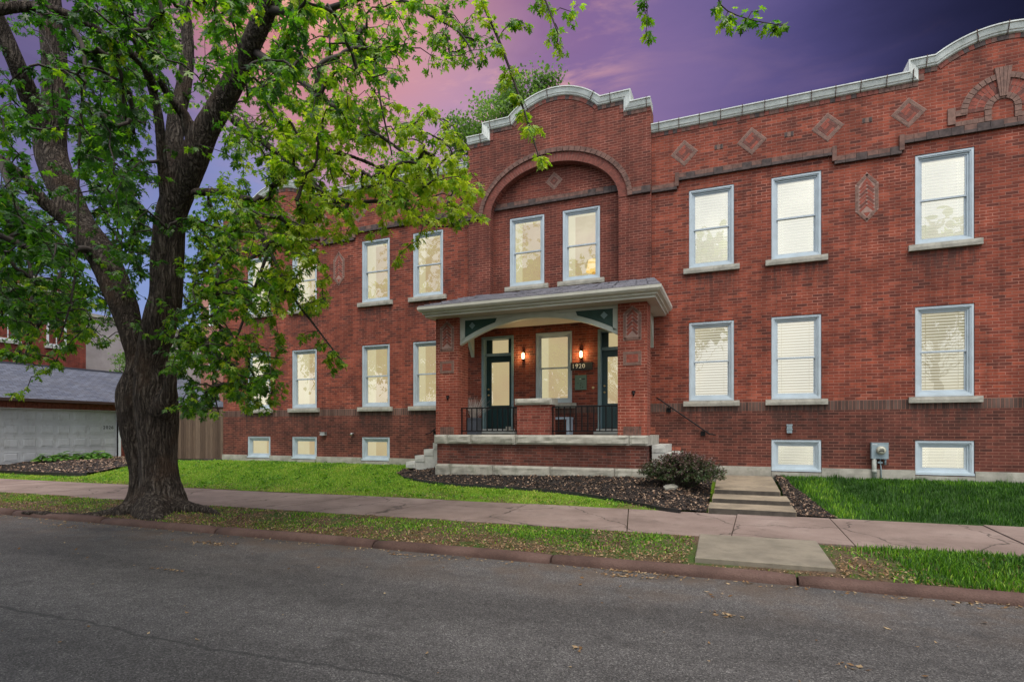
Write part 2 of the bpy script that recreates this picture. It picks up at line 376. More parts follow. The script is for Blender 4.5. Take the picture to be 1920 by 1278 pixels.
# ------------------------------------------------------------------ apartment building
BLD = empty('apartment_building', (0, 0, 0), 'long two storey red brick apartment building with white curved parapets and a porch', 'building')
XL, XR, BX0, BX1 = -17.0, 7.94, -7.13, -1.93
WX = [-.49, 1.38, 4.225, 6.235, -8.54, -10.43, -13.29, -15.30]
WW = 1.05
BASE_X = [1.38, 4.225, 6.235, -10.43, -13.29, -15.30]
rect = lambda x0, x1, z0, z1: [(x0, z0), (x1, z0), (x1, z1), (x0, z1)]
holes = []
for x in WX:
    holes += [rect(x-WW/2, x+WW/2, 2.31, 4.275), rect(x-WW/2, x+WW/2, 5.62, 7.585)]
    if x in BASE_X: holes.append(rect(x-WW/2, x+WW/2, .62, 1.365))
def arc(cx, a, b, z0, n=40, t0=math.pi, t1=0.):
    return [(cx+a*math.cos(t0+(t1-t0)*k/n), z0+b*math.sin(t0+(t1-t0)*k/n)) for k in range(n+1)]
def gable(cx, half, zs, zf, hc, rise, n=24):      # step up, shelf, arc, shelf, step down (left to right)
    Rr = (hc*hc+rise*rise)/(2*rise); a0 = math.asin(hc/Rr)
    pts = [(cx-half, zs), (cx-half, zf), (cx-hc, zf)]
    for k in range(1, n): a = -a0+2*a0*k/n; pts.append((cx+Rr*math.sin(a), zf+rise-Rr+Rr*math.cos(a)))
    return pts+[(cx+hc, zf), (cx+half, zf), (cx+half, zs)]
ZW = 9.19
GR = gable(5.22, 1.46, ZW, 9.44, 1.12, .36); GL = gable(-14.28, 1.46, ZW, 9.44, 1.12, .36)
GC = gable(-4.53, 1.90, 9.84, 10.15, 1.22, .52)
wb = MB()
def wall_poly(mb, outer, hs, y, depth, m=0):
    loops = [outer]+hs; flat = [p for l in loops for p in l]
    i = len(mb.v); mb.v += [(a, y, b) for a, b in flat]
    for t in geometry.tessellate_polygon([[Vector((a, b, 0)) for a, b in l] for l in loops]):
        p = [Vector((flat[k][0], flat[k][1], 0)) for k in t]
        if (p[1]-p[0]).cross(p[2]-p[0]).z < 0: t = (t[0], t[2], t[1])
        mb.face([i+k for k in t], m)
    for l in hs:
        for k in range(len(l)):
            (a, b), (c, d) = l[k], l[(k+1) % len(l)]
            mb.quad((a, y, b), (c, y, d), (c, y+depth, d), (a, y+depth, b), m)
inx = lambda l, h: [q for q in h if l[0] < q[0][0] < l[1]]
wall_poly(wb, [(BX1, .45), (XR, .45), (XR, ZW)]+GR[::-1]+[(BX1, ZW)], inx((BX1, XR), holes), 0, .14)
wall_poly(wb, [(XL, .45), (BX0, .45), (BX0, ZW)]+GL[::-1]+[(XL, ZW)], inx((XL, BX0), holes), 0, .14)
DOORS = [-6.245, -2.83]
ph = [rect(d-.5, d+.5, 1.62, 4.27) for d in DOORS]+[rect(-5.09, -4.04, 2.33, 4.29)]
wall_poly(wb, [(BX0, .45), (BX1, .45), (BX1, 4.6), (BX0, 4.6)], ph, 0, .14)
# sides, parapet top and back of the block
wb.quad((XL, 0, .45), (XL, 13, .45), (XL, 13, ZW), (XL, 0, ZW)); wb.quad((XR, 13, .45), (XR, 0, .45), (XR, 0, ZW), (XR, 13, ZW))
wb.quad((XL, 13, .45), (XR, 13, .45), (XR, 13, ZW), (XL, 13, ZW)); wb.quad((XL, .3, 8.6), (XR, .3, 8.6), (XR, 13, 8.6), (XL, 13, 8.6))
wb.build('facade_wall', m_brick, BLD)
# central bay: proud of the wings, arched recess
AC, AA, AZ, AB = -4.59, 1.83, 7.65, 1.25
by = MB(); YB, YR = -.10, .13
outer = [(BX0, 4.6), (AC-AA, 4.6)]+arc(AC, AA, AB, AZ)+[(AC+AA, 4.6), (BX1, 4.6), (BX1, 9.84)]+GC[::-1]+[(BX0, 9.84)]
wall_poly(by, outer, [], YB, 0)
jam = [(AC-AA, 4.6)]+arc(AC, AA, AB, AZ)+[(AC+AA, 4.6)]
for (a, b), (c, d) in zip(jam[:-1], jam[1:]): by.quad((a, YB, b), (a, YR, b), (c, YR, d), (c, YB, d))
for x, s in ((BX0, 1), (BX1, -1)):
    by.quad((x, YB, 4.6), (x, .35, 4.6), (x, .35, 9.84), (x, YB, 9.84))
BW = [-5.40, -3.825]
wall_poly(by, [(AC-AA-.02, 4.5), (AC+AA+.02, 4.5), (AC+AA+.02, 9.1), (AC-AA-.02, 9.1)], [rect(x-WW/2, x+WW/2, 5.68, 7.63) for x in BW], YR, .14)
top = [(BX0, 9.84)]+GC+[(BX1, 9.84)]
for (a, b), (c, d) in zip(top[:-1], top[1:]): by.quad((a, YB, b), (c, YB, d), (c, .35, d), (a, .35, b))
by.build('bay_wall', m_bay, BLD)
# arch rings of the bay
ar = MB(); n = 74
for k in range(n):
    t0 = math.pi*(k+.06)/n; t1 = math.pi*(k+.94)/n
    q = lambda t, e: (AC+(AA+e)*math.cos(t), AZ+(AB+e*1.05)*math.sin(t))
    ar.prism([q(t0, .004), q(t0, .235), q(t1, .235), q(t1, .004)], YB-.012, YB+.02, 0)
ar.build('arch_ring', m_ring, BLD)
ar = MB(); ar.prism(arc(AC, AA+.245, AB+.26, AZ, 48)+arc(AC, AA+.002, AB+.002, AZ, 48)[::-1], YB-.004, YB+.01, 0); ar.build('arch_mortar', m_jm, BLD)
ar = MB(); n = 40
for k in range(n):
    t0 = math.pi*(k+.04)/n; t1 = math.pi*(k+.96)/n
    ar.prism([q(t0, .238), q(t0, .36), q(t1, .36), q(t1, .238)], YB-.055, YB+.02, 0)
ar.build('arch_hood', m_hood, BLD)
# belt course: buff row over a dark corbelled row, with its little steps
def belt(mb, x0, x1, z, y=0., n=None):
    n = n or max(1, int((x1-x0)/.21))
    for k in range(n):
        a = x0+(x1-x0)*k/n; b = x0+(x1-x0)*(k+1)/n
        mb.box(a+.003, b-.003, y-.038-.004*(k % 2), y+.02, z+.066, z+.178, random.choice((0, 0, 1)))
        mb.box(a+.003, b-.003, y-.066, y+.02, z, z+.063, 1)
ZL, ZH = 7.655, 7.865
def wing_belt(sgn, c):
    bl = MB()
    X = lambda x: x if sgn > 0 else 2*c-x
    for a, b, z in ((BX1+.005, -1.30, ZL), (-1.30, 2.16, ZH), (2.16, 3.45, ZL), (3.45, 7.0, ZH)):
        p, q2 = sorted((X(a), X(b))); belt(bl, p, q2, z)
    for x in (-1.30, 2.16, 3.45):
        bl.box(X(x)-.045, X(x)+.045, -.072, .02, ZL+.07, ZH+.20, 0)
    bl.build('belt_course', [m_hood, m_dark], BLD)
wing_belt(1, 0); wing_belt(-1, -4.53)
for a, b in ((BX0+.005, AC-AA-.36), (AC+AA+.36, BX1-.005)):
    bl = MB(); belt(bl, a, b, ZL, YB); bl.build('belt_course', [m_hood, m_dark], BLD)
bl = MB(); belt(bl, AC-AA+.01, AC+AA-.01, 7.90, YR)
bl.build('belt_course', [m_hood, m_dark], BLD)
# row of headers under the coping
def headers(path, y):
    hd = MB()
    for (a, b), (c, d) in zip(path[:-1], path[1:]):
        L = math.hypot(c-a, d-b)
        if L < .02: continue
        if abs(d-b) > .9*L and d > b: d -= .102; L -= .102
        elif abs(d-b) > .9*L: b -= .102; L -= .102
        ux, uz = (c-a)/L, (d-b)/L; nx, nz = uz, -ux
        k = max(1, round(L/.105))
        for j in range(k):
            s0 = L*j/k+.003; s1 = L*(j+1)/k-.003
            pt = lambda s, t: (a+ux*s+nx*t, b+uz*s+nz*t)
            hd.prism([pt(s0, .0), pt(s0, .10), pt(s1, .10), pt(s1, .0)], y-.014, y+.02, random.choice((0, 0, 1, 1, 2)))
    hd.build('coping_header_row', [m_hood, m_ring, m_dark], BLD)
pR = [(BX1, ZW)]+GR+[(XR, ZW)]; pL = [(XL, ZW)]+GL+[(BX0, ZW)]; pC = [(BX0, 9.84)]+GC+[(BX1, 9.84)]
headers(pR, 0); headers(pL, 0); headers(pC, YB)
# white coping that follows the parapet
def offset(path, t):
    o = []
    for k, (x, z) in enumerate(path):
        d = []
        if k: d.append(Vector((x-path[k-1][0], z-path[k-1][1])).normalized())
        if k < len(path)-1: d.append(Vector((path[k+1][0]-x, path[k+1][1]-z)).normalized())
        ns = [Vector((-v.y, v.x)) for v in d]
        nn = sum(ns, Vector((0, 0))).normalized(); c = max(.35, nn.dot(ns[0]))
        o.append((x+nn.x*t/c, z+nn.y*t/c))
    return o
SEC = [(0, .34), (0, -.02), (.018, -.05), (.05, -.06), (.06, -.075), (.165, -.105), (.175, -.13), (.20, -.13), (.205, .36)]
def coping(path, y, spacing, phase=0.):
    mb = MB(); rows = []
    for t, yy in SEC: rows.append([mb.vert((a, y+yy, b)) for a, b in offset(path, t)])
    for r0, r1 in zip(rows, rows[1:]+rows[:1]):
        for k in range(len(path)-1): mb.face((r0[k], r0[k+1], r1[k+1], r1[k]))
    mb.face([r[0] for r in rows]); mb.face([r[-1] for r in reversed(rows)])
    jb = mb; acc = phase
    for (a, b), (c, d) in zip(path[:-1], path[1:]):
        L = math.hypot(c-a, d-b); ux, uz = (c-a)/L, (d-b)/L; s = spacing-acc if acc else 0
        while s < L:
            if .02 < s < L-.02 and abs(uz) < .95:
                pt = lambda s2, t: (a+ux*s2-uz*t, b+uz*s2+ux*t)
                for t0, t1, yy in ((.0, .06, -.07), (.06, .17, -.112), (.17, .225, -.137)):
                    jb.prism([pt(s-.006, t0), pt(s+.006, t0), pt(s+.006, t1), pt(s-.006, t1)], y+yy, y+.2, 1)
            s += spacing
        acc = (L-(s-spacing)) % spacing
    mb.build('coping', [m_corn, m_rust], BLD)
coping(pR, 0, .49, .30); coping(pL, 0, .49, .1); coping(pC, YB, .62, .2)
# patterned brick panels
def bar(mb, a, b, w, y0, y1, m):               # a brick from a to b in the plane of the wall
    L = math.hypot(b[0]-a[0], b[1]-a[1]); ux, uz = (b[0]-a[0])/L, (b[1]-a[1])/L; h = w/2
    mb.prism([(a[0]-uz*h, a[1]+ux*h), (a[0]+uz*h, a[1]-ux*h), (b[0]+uz*h, b[1]-ux*h), (b[0]-uz*h, b[1]+ux*h)], y0, y1, m)
PM = [m_jm, m_tan, m_rb, m_db]
def diamond(cx, cz, r, y, small=False):
    mb = MB(); D = lambda a, b: (cx+(a-b)*.7071, cz+(a+b)*.7071); s = r*.7071
    mb.prism([D(-s, -s), D(s, -s), D(s, s), D(-s, s)], y-.004, y+.01, 0)
    g = .007; w = .07
    for k in range(4):
        rot = lambda a, b: [(a, b), (-b, a), (-a, -b), (b, -a)][k]
        for a0, a1 in ((-s+g, -.003), (.003, s-w-g)):
            bar(mb, D(*rot(a0, -s+w/2+g)), D(*rot(a1, -s+w/2+g)), w-g, y-.010, y+.01, 1)
    i = s-w-g*2
    if small:
        mb.prism([D(-i, -i), D(i, -i), D(i, i), D(-i, i)], y-.009, y+.01, 3); j = i*.45
        mb.prism([D(-j, -j), D(j, -j), D(j, j), D(-j, j)], y-.012, y+.01, 1); j *= .6
        mb.prism([D(-j, -j), D(j, -j), D(j, j), D(-j, j)], y-.015, y+.01, 2)
    else:
        bw = .072
        for k in range(4):
            rot = lambda a, b: [(a, b), (-b, a), (-a, -b), (b, -a)][k]
            bar(mb, D(*rot(-i, -i+bw/2)), D(*rot(i-bw-.006, -i+bw/2)), bw-.006, y-.009, y+.01, 3 if k % 2 else 2)
        j = i-bw
        bar(mb, D(-j, j*.5), D(j, j*.5), j-.006, y-.009, y+.01, 2); bar(mb, D(-j, -j*.5), D(j, -j*.5), j-.006, y-.009, y+.01, 3)
    mb.build('brick_diamond', PM, BLD)
for x in (-1.125, .43, 2.03, 3.585, -7.94, -9.49, -11.09, -12.65): diamond(x, 8.545, .33, 0)
diamond(-4.59, 8.49, .245, YR, True)
for x in (-.314, 1.234, 2.806, -8.75, -10.29, -11.87):
    mb = MB(); mb.box(x-.10, x+.10, -.006, .01, 8.49, 8.60, 0)
    for k in (-1, 0, 1): mb.box(x+k*.064-.024, x+k*.064+.024, -.014 if k else -.002, .01, 8.495, 8.595, 1 if k else 2)
    mb.build('parapet_vent', [m_tan, m_dark, m_black], BLD)
def herringbone(mb, cx, z0, z1, hw, y, pitch=.082):
    mb.prism([(cx-hw, z0-.02), (cx+hw, z0-.02), (cx+hw, z1-.02), (cx, z1+hw*.6), (cx-hw, z1-.02)], y-.0075, y+.01, 0)
    k = z0-hw
    while k < z1+hw:
        for s in (-1, 1):
            a = (cx+s*hw*.94, k); b = (cx+s*.004, k+hw*.94)
            if a[1] > z0-.03 and b[1] < z1+hw*.62: bar(mb, a, b, pitch*.60, y-.010, y+.01, 2 if (int((k+9)/pitch)+s) % 3 else 3)
        k += pitch
def hexpanel(cx, z0, z1, hw, tip, y, flat=False, name='herringbone_panel'):
    mb = MB(); w = .068
    o = [(cx-hw, z0 if flat else z0+tip), (cx-hw, z1-tip), (cx, z1), (cx+hw, z1-tip), (cx+hw, z0 if flat else z0+tip)]+([] if flat else [(cx, z0)])
    mb.prism(o, y-.004, y+.01, 0)
    mb.prism([(cx+(a-cx)*.60, (z0+z1)/2+(b-(z0+z1)/2)*.80) for a, b in o], y-.006, y+.01, 2)
    cc = ((cx), (z0+z1)/2)
    for k in range(len(o)):
        a, b = o[k], o[(k+1) % len(o)]
        L = math.hypot(b[0]-a[0], b[1]-a[1]); ux, uz = (b[0]-a[0])/L, (b[1]-a[1])/L
        nx, nz = -uz, ux
        if (cc[0]-a[0])*nx+(cc[1]-a[1])*nz < 0: nx, nz = -nx, -nz
        m = max(1, round(L/.215))
        for j in range(m):
            s0 = max(L*j/m+.004, .028); s1 = min(L*(j+1)/m-.004, L-.028)
            pa = (a[0]+ux*s0+nx*w/2, a[1]+uz*s0+nz*w/2); pb = (a[0]+ux*s1+nx*w/2, a[1]+uz*s1+nz*w/2)
            bar(mb, pa, pb, w-.012, y-.011, y+.01, 1)
    herringbone(mb, cx, (z0+.09 if flat else z0+tip*.9), z1-tip*1.15, hw-w-.012, y)
    return mb.build(name, PM, BLD)
for x in (2.80, -11.86): hexpanel(x, 6.26, 7.375, .225, .26, 0)
# blind arch with keystone in the end gables
def blind_arch(cx):
    mb = MB(); z0 = 8.30; y = 0
    def ring(r0, r1, n, m, pr, t0=0., t1=math.pi, gap=.06):
        for k in range(n):
            a = t0+(t1-t0)*(k+gap)/n; b = t0+(t1-t0)*(k+1-gap)/n
            c = lambda r, t: (cx+r*math.cos(t), z0+r*math.sin(t))
            mm = m if isinstance(m, int) else m[k % len(m)]
            mb.prism([c(r0, a), c(r1, a), c(r1, b), c(r0, b)], y-pr, y+.01, mm)
    mb.prism([(cx+.72*math.cos(math.pi*k/24), z0+.72*math.sin(math.pi*k/24)) for k in range(25)], y-.004, y+.01, 0)
    ring(.60, .715, 20, 1, .035); ring(.455, .59, 22, (2, 3, 2, 2), .010); ring(.315, .445, 16, (3, 2, 2), .010); ring(.19, .305, 9, 1, .030)
    mb.prism([(cx+.185*math.cos(math.pi*k/12), z0+.185*math.sin(math.pi*k/12)) for k in range(13)]+[(cx-.185, 8.06), (cx+.185, 8.06)], y-.007, y+.01, 4)
    for s in (-1, 1):
        for k in range(2): mb.box(cx+s*.192, cx+s*.305, y-.030, .01, 8.06+k*.12, 8.17+k*.12, 1)
        mb.box(cx+s*.60, cx+s*.80, y-.03, .01, 8.27, 8.385, 1); mb.box(cx+s*.805, cx+s*.94, y-.03, .01, 8.11, 8.46, 1)
        for k in range(5): mb.box(cx+s*(.31+k*.1), cx+s*(.405+k*.1), y-.022, .01, 8.06, 8.155, 1)
    for k in range(4):
        a0, a1 = -.15+.075*k, -.075+.075*k; mb.prism([(cx+a0*.42+.004, 8.52), (cx+a1*.42-.002, 8.52), (cx+a1-.004, 9.13), (cx+a0+.004, 9.13)], y-.05, y+.01, 1)
    mb.build('keystone_arch', PM+[m_brick], BLD)
blind_arch(5.22); blind_arch(-14.28)
# foundation
edges = sorted(BASE_X)
def found(x0, x1):
    fb = MB()
    cuts = [x0]+[c for x in edges for c in (x-WW/2, x+WW/2) if x0 < c < x1]+[x1]
    for a, b in zip(cuts[0::2], cuts[1::2]):
        k = max(1, round((b-a)/1.6))
        for j in range(k):
            fb.rock(a+(b-a)*j/k+.003, a+(b-a)*(j+1)/k-.003, -.055, .1, .2, .715, .006, .16, 0, .008)
    for x in edges:
        if x0 < x < x1: fb.rock(x-WW/2+.003, x+WW/2-.003, -.06, .1, .2, .60, .004, .2, 0, .008)
    fb.build('foundation', m_fstone, BLD)
found(XL, BX0+.1); found(BX1-.3, XR)

# windows -------------------------------------------------------------
def ring_pts(mb, x0, x1, z0, z1, w, y0, y1, m=0):
    for o, i in (((x0, z0, x1, z0), 0), ((x1, z0, x1, z1), 1), ((x1, z1, x0, z1), 2), ((x0, z1, x0, z0), 3)):
        c = [(x0, z0), (x1, z0), (x1, z1), (x0, z1)]; d = [(x0+w, z0+w), (x1-w, z0+w), (x1-w, z1-w), (x0+w, z1-w)]
        a, b = i, (i+1) % 4
        mb.prism([c[a], c[b], d[b], d[a]], y0, y1, m)
def window_proto(H, blinds, W=WW, double=True, interior='blind', slat=True):
    mb = MB(); h = W/2
    ring_pts(mb, -h, h, 0, H, .075, .028, .13); ring_pts(mb, -h+.010, h-.010, .010, H-.010, .040, .012, .0279); ring_pts(mb, -h+.075, h-.075, .075, H-.075, .038, .062, .13)
    w = mb.build('window', m_frame, BLD)
    s = MB(); x0, x1 = -h+.113, h-.113; zm = H*.5
    if double:
        ring_pts(s, x0, x1, zm-.018, H-.113, .030, .080, .104); ring_pts(s, x0, x1, .113, zm+.012, .036, .106, .130)
        s.box(x0+.001, x1-.001, .072, .081, zm-.020, zm+.016)
        pn = [(zm+.01, H-.14, .092), (.145, zm-.02, .118)]
    else:
        ring_pts(s, x0, x1, .113, H-.113, .042, .082, .11); pn = [(.15, H-.15, .096)]
    s.build('sash', m_sash, w)
    g = MB()
    for a, b, y in pn: g.quad((x0+.02, y, a), (x1-.02, y, a), (x1-.02, y, b), (x0+.02, y, b))
    g.build('pane', m_pane, w)
    if interior == 'blind':
        b = MB(); z = .10
        while z < H-.10:
            b.quad((x0-.02, .165, z), (x1+.02, .165, z), (x1+.02, .185, z+.046), (x0-.02, .185, z+.046)); z += blinds
        for xx in (x0+.12, x1-.12): b.box(xx-.006, xx+.006, .160, .164, .08, H-.08)
        b.box(x0-.02, x1+.02, .15, .20, H-.15, H-.09)
        b.build('blind', m_blind if slat else m_shade, w)
        b = MB(); b.quad((x0-.1, .26, .02), (x1+.1, .26, .02), (x1+.1, .26, H-.02), (x0-.1, .26, H-.02)); b.build('lit_room', m_litb, w)
    else:
        b = MB(); X0, X1, d = -h-.25, h+.25, 1.1
        b.quad((X0, d, -.3), (X1, d, -.3), (X1, d, H+.2), (X0, d, H+.2), 1)
        b.quad((X0, .2, -.3), (X0, d, -.3), (X0, d, H+.2), (X0, .2, H+.2), 0); b.quad((X1, .2, -.3), (X1, d, -.3), (X1, d, H+.2), (X1, .2, H+.2), 0)
        b.quad((X0, .2, H+.2), (X1, .2, H+.2), (X1, d, H+.2), (X0, d, H+.2), 0); b.quad((X0, .2, -.3), (X1, .2, -.3), (X1, d, -.3), (X0, d, -.3), 1)
        b.box(-h+.04, -h+.30, .22, .25, .05, H-.05, 0)
        b.build('lit_room', [m_lit, m_litr], w)
    return w
def sill_for(w, H, wide=.65, z=-.13):
    mb = MB(); mb.rock(-wide, wide, -.085, .13, z, -.001, .004, .12, 0, .006); return mb.build('sill', m_stone, w)
HT, HU, HB = 1.965, 1.965, .745
protos = {}
def place(kind, x, z, y=0.):
    if kind not in protos:
        H = {'t': HT, 'u': HT, 'b': HB}[kind[0]]
        w = window_proto(H, .066, double=kind[0] != 'b', interior='blind' if 'blind' in kind else 'room', slat=kind == 'tall_blind')
        if kind[0] != 'b': sill_for(w, H)
        else:
            mb = MB(); mb.box(-.52, .52, -.035, .02, .001, .05); mb.build('sill', m_frame, w)
        protos[kind] = w
    else: w = dup(protos[kind], BLD)
    w.location = (x, y, z); return w
for x in (-.49, 1.38, 4.225, 6.235):
    place('tall_blind', x, 2.31); place('upper_blind', x, 5.62)
for x in (-8.54, -10.43, -13.29, -15.30):
    place('tall_room', x, 2.31); place('upper_room', x, 5.62)
for x in BASE_X: place('base_blind' if x > 0 else 'base_room', x, .62)
for x in BW: place('upper_room', x, 5.665, YR)
place('tall_room', -4.565, 2.32)

# doors -----------------------------------------------------------------
def door(xc):
    f = MB(); a, b, z0, z1 = xc-.5, xc+.5, 1.62, 4.27; dp = .30
    for x0, x1 in ((a, a+.07), (b-.07, b)): f.box(x0, x1, -.012, dp, z0, z1)
    f.box(a+.07, b-.07, -.012, dp, z1-.07, z1); f.box(a+.07, b-.07, .10, dp-.02, 3.72, 3.80)
    o = f.build('door', m_teal, BLD)
    l = MB(); x0, x1 = a+.072, b-.072
    zb, zt, gx0, gx1, g0, g1 = z0+.015, 3.718, x0+.145, x1-.145, 2.30, 3.55
    l.box(x0, gx0, .20, .245, zb, zt); l.box(gx1, x1, .20, .245, zb, zt); l.box(gx0, gx1, .20, .245, zb, g0); l.box(gx0, gx1, .20, .245, g1, zt)
    for p0, p1 in ((gx0-.02, xc-.03), (xc+.03, gx1+.02)): ring_pts(l, p0, p1, zb+.12, g0-.1, .02, .190, .1995)
    for x in (x0, x1-.17): l.box(x, x+.17, .20, .245, 3.802, z1-.072)
    l.build('door_leaf', m_door, o)
    g = MB(); g.quad((gx0, .22, g0), (gx1, .22, g0), (gx1, .22, g1), (gx0, .22, g1)); g.quad((x0+.17, .22, 3.80), (x1-.17, .22, 3.80), (x1-.17, .22, 4.2), (x0+.17, .22, 4.2)); g.build('glass', m_pane, o)
    r = MB(); r.quad((gx0-.1, .30, g0-.1), (gx1+.1, .30, g0-.1), (gx1+.1, .30, g1+.1), (gx0-.1, .30, g1+.1)); r.quad((x0+.1, .30, 3.8), (x1-.1, .30, 3.8), (x1-.1, .30, 4.25), (x0+.1, .30, 4.25)); r.build('lit_hall', m_litr, o)
    k = MB()
    for z in (2.60, 2.77): k.tube([(x0+.07, .20, z), (x0+.07, .15, z), (x0+.07, .135, z)], [.026, .030, .012], 10)
    k.build('knob', m_brass, o)
    s = MB(); s.rock(a-.08, b+.08, -.16, .3, 1.48, 1.555, .003, .1, 0, .006); s.box(a-.03, b+.03, -.06, .3, 1.556, 1.62); s.build('doorstep', m_step, o)
for x in DOORS: door(x)

# porch -----------------------------------------------------------------
PY, PX0, PX1, PW, PD = -1.90, -7.17, -1.775, .655, .56
ZF, ZC = 1.47, 4.47
pb = MB(); pb.box(PX0+.02, PX1-.02, PY+.03, -.001, .45, 1.235); pb.build('porch_base', m_base, BLD)
st = MB(); xs = [PX0-.02, PX0+.42, -5.55, -4.05, -2.5, PX1+.02]
for a, b in zip(xs[:-1], xs[1:]): st.rock(a+.006, b-.006, PY-.03, PY+.3, .30, .715, .012, .08, 0, .02)
st.build('porch_plinth', m_fstone, BLD)
st = MB(); xs = [PX0-.04, -6.83, -6.15, -4.93, -2.17, PX1+.04]
for a, b in zip(xs[:-1], xs[1:]): st.rock(a+.006, b-.006, PY-.045, PY+.35, 1.24, ZF, .018, .07, 0, .02)
st.box(PX0-.03, PX1+.03, PY+.352, -.002, 1.24, ZF-.004); st.build('porch_floor', m_stone, BLD)
for x0 in (PX0, PX1-PW):
    p = MB(); p.box(x0, x0+PW, PY, PY+PD, ZF+.001, ZC); o = p.build('porch_pier', m_pier, BLD)
    cx = x0+PW/2
    h = hexpanel(cx, 3.62, 4.40, .205, .17, PY, True, 'herringbone_panel'); h.parent = o
    q = MB(); q.box(cx-.205, cx+.205, PY-.004, PY+.01, 3.05, 3.37, 0)
    for a, b in (((cx-.20, 3.34), (cx+.20, 3.34)), ((cx-.20, 3.08), (cx+.20, 3.08)), ((cx-.168, 3.12), (cx-.168, 3.30)), ((cx+.168, 3.12), (cx+.168, 3.30))): bar(q, a, b, .055, PY-.011, PY+.01, 1)
    q.box(cx-.13, cx+.13, PY-.009, PY+.01, 3.12, 3.205, 2); q.box(cx-.13, cx-.003, PY-.009, PY+.01, 3.212, 3.30, 2); q.box(cx+.003, cx+.13, PY-.009, PY+.01, 3.212, 3.30, 2)
    q.build('square_panel', PM, o)
    q = MB()
    for k in range(6): q.box(cx-.20+k*.068, cx-.138+k*.068, PY-.006, PY+.01, ZF+.004, ZF+.20, 0)
    q.build('soldier_row', [m_hood], o)
    q = MB(); q.box(cx-.01, cx+.07, PY-.03, PY+.01, 2.44, 2.475); q.tube([(cx+.035, PY-.02, 2.44), (cx+.035, PY-.035, 2.40), (cx+.035, PY-.03, 2.36)], [.02, .028, .012], 8); q.build('hook', m_iron, o)
p = MB(); p.box(-4.90, -4.05, PY+.01, PY+.42, ZF+.001, 2.20); o = p.build('pedestal', m_ped, BLD)
p = MB(); p.rock(-4.95, -4.00, PY-.04, PY+.47, 2.201, 2.355, .010, .07, 0, .02); p.build('pedestal_cap', m_stone, o)
# railings between pier, pedestal and pier
def railing(x0, x1):
    r = MB(); y = PY+.16
    r.box(x0, x1, y-.016, y+.016, 2.135, 2.165); r.box(x0, x1, y-.012, y+.012, 1.55, 1.575)
    n = round((x1-x0)/.147)
    for k in range(n+1):
        x = x0+.02+(x1-x0-.04)*k/n; r.box(x-.012, x+.012, y-.012, y+.012, 1.4755 if k in (0, n) else 1.5751, 2.1349)
    r.build('porch_railing', m_iron, BLD)
railing(PX0+PW+.002, -4.902); railing(-4.048, PX1-PW-.002)
# eaves
EX0, EX1, EY = -7.44, -1.40, -2.40
e = MB()
e.box(EX0+.16, EX1-.16, EY+.16, -.10, ZC+.001, ZC+.06)
e.build('porch_soffit', m_ceil, BLD)
e = MB(); GP = [(.0, ZC-.005), (.0, ZC+.05), (-.05, ZC+.06), (-.05, ZC+.10), (-.11, ZC+.12), (-.145, ZC+.17), (-.145, ZC+.235), (-.12, ZC+.235), (.02, ZC+.235)]
def fascia(mb, prof):
    rows = []
    for t, z in prof:
        x0, x1, y = EX0+.15+t, EX1-.15-t, EY+.15+t
        rows.append([mb.vert((x0, -.105, z)), mb.vert((x0, y, z)), mb.vert((x1, y, z)), mb.vert((x1, -.105, z))])
    for r0, r1 in zip(rows[:-1], rows[1:]):
        for k in range(3): mb.face((r0[k], r0[k+1], r1[k+1], r1[k]))
fascia(e, GP); e.build('porch_cornice', m_cream, BLD)
rf = MB(); zt, ze = 5.46, ZC+.236; hx = .45
A, B, Cc, Dd = (EX0+.02, EY+.02, ze), (EX1-.02, EY+.02, ze), (EX1-hx, -.10, zt), (EX0+hx, -.10, zt)
nr = 10
for k in range(nr):                                  # overlapping courses, each lifted a little on the one below
    t0, t1 = k/nr, min(1., (k+1)/nr+.02)
    L = lambda p, q, t: tuple(Vector(p).lerp(Vector(q), t))
    a, b, c, d = L(A, Dd, t0), L(B, Cc, t0), L(B, Cc, t1), L(A, Dd, t1)
    up = Vector((0, 0, .016))
    rf.quad(Vector(a)+up, Vector(b)+up, Vector(c)+up*.1, Vector(d)+up*.1); rf.quad(a, b, Vector(b)+up, Vector(a)+up)
    n = 23
    for j in range(n):                               # thick front edges of single slates
        if k < 2 or random.random() < .6:
            x0 = a[0]+(b[0]-a[0])*j/n; x1 = a[0]+(b[0]-a[0])*(j+1)/n
            dz = random.uniform(.002, .008); yy0, zz0 = a[1]-.008, a[2]+.022+dz; rf.quad((x0+.009, yy0, zz0), (x1-.009, yy0, zz0), (x1-.009, c[1], c[2]+.006+dz), (x0+.009, c[1], c[2]+.006+dz)); rf.quad((x0+.009, yy0, zz0-.018), (x1-.009, yy0, zz0-.018), (x1-.009, yy0, zz0), (x0+.009, yy0, zz0))
rf.quad(B, (EX1-.02, -.10, ze), (EX1-hx, -.10, zt), (EX1-hx, -.10, zt)); rf.face((len(rf.v)-4, len(rf.v)-3, len(rf.v)-2))
rf.quad((EX0+.02, -.10, ze), A, Dd, Dd)
rf.build('porch_roof', m_slate, BLD)
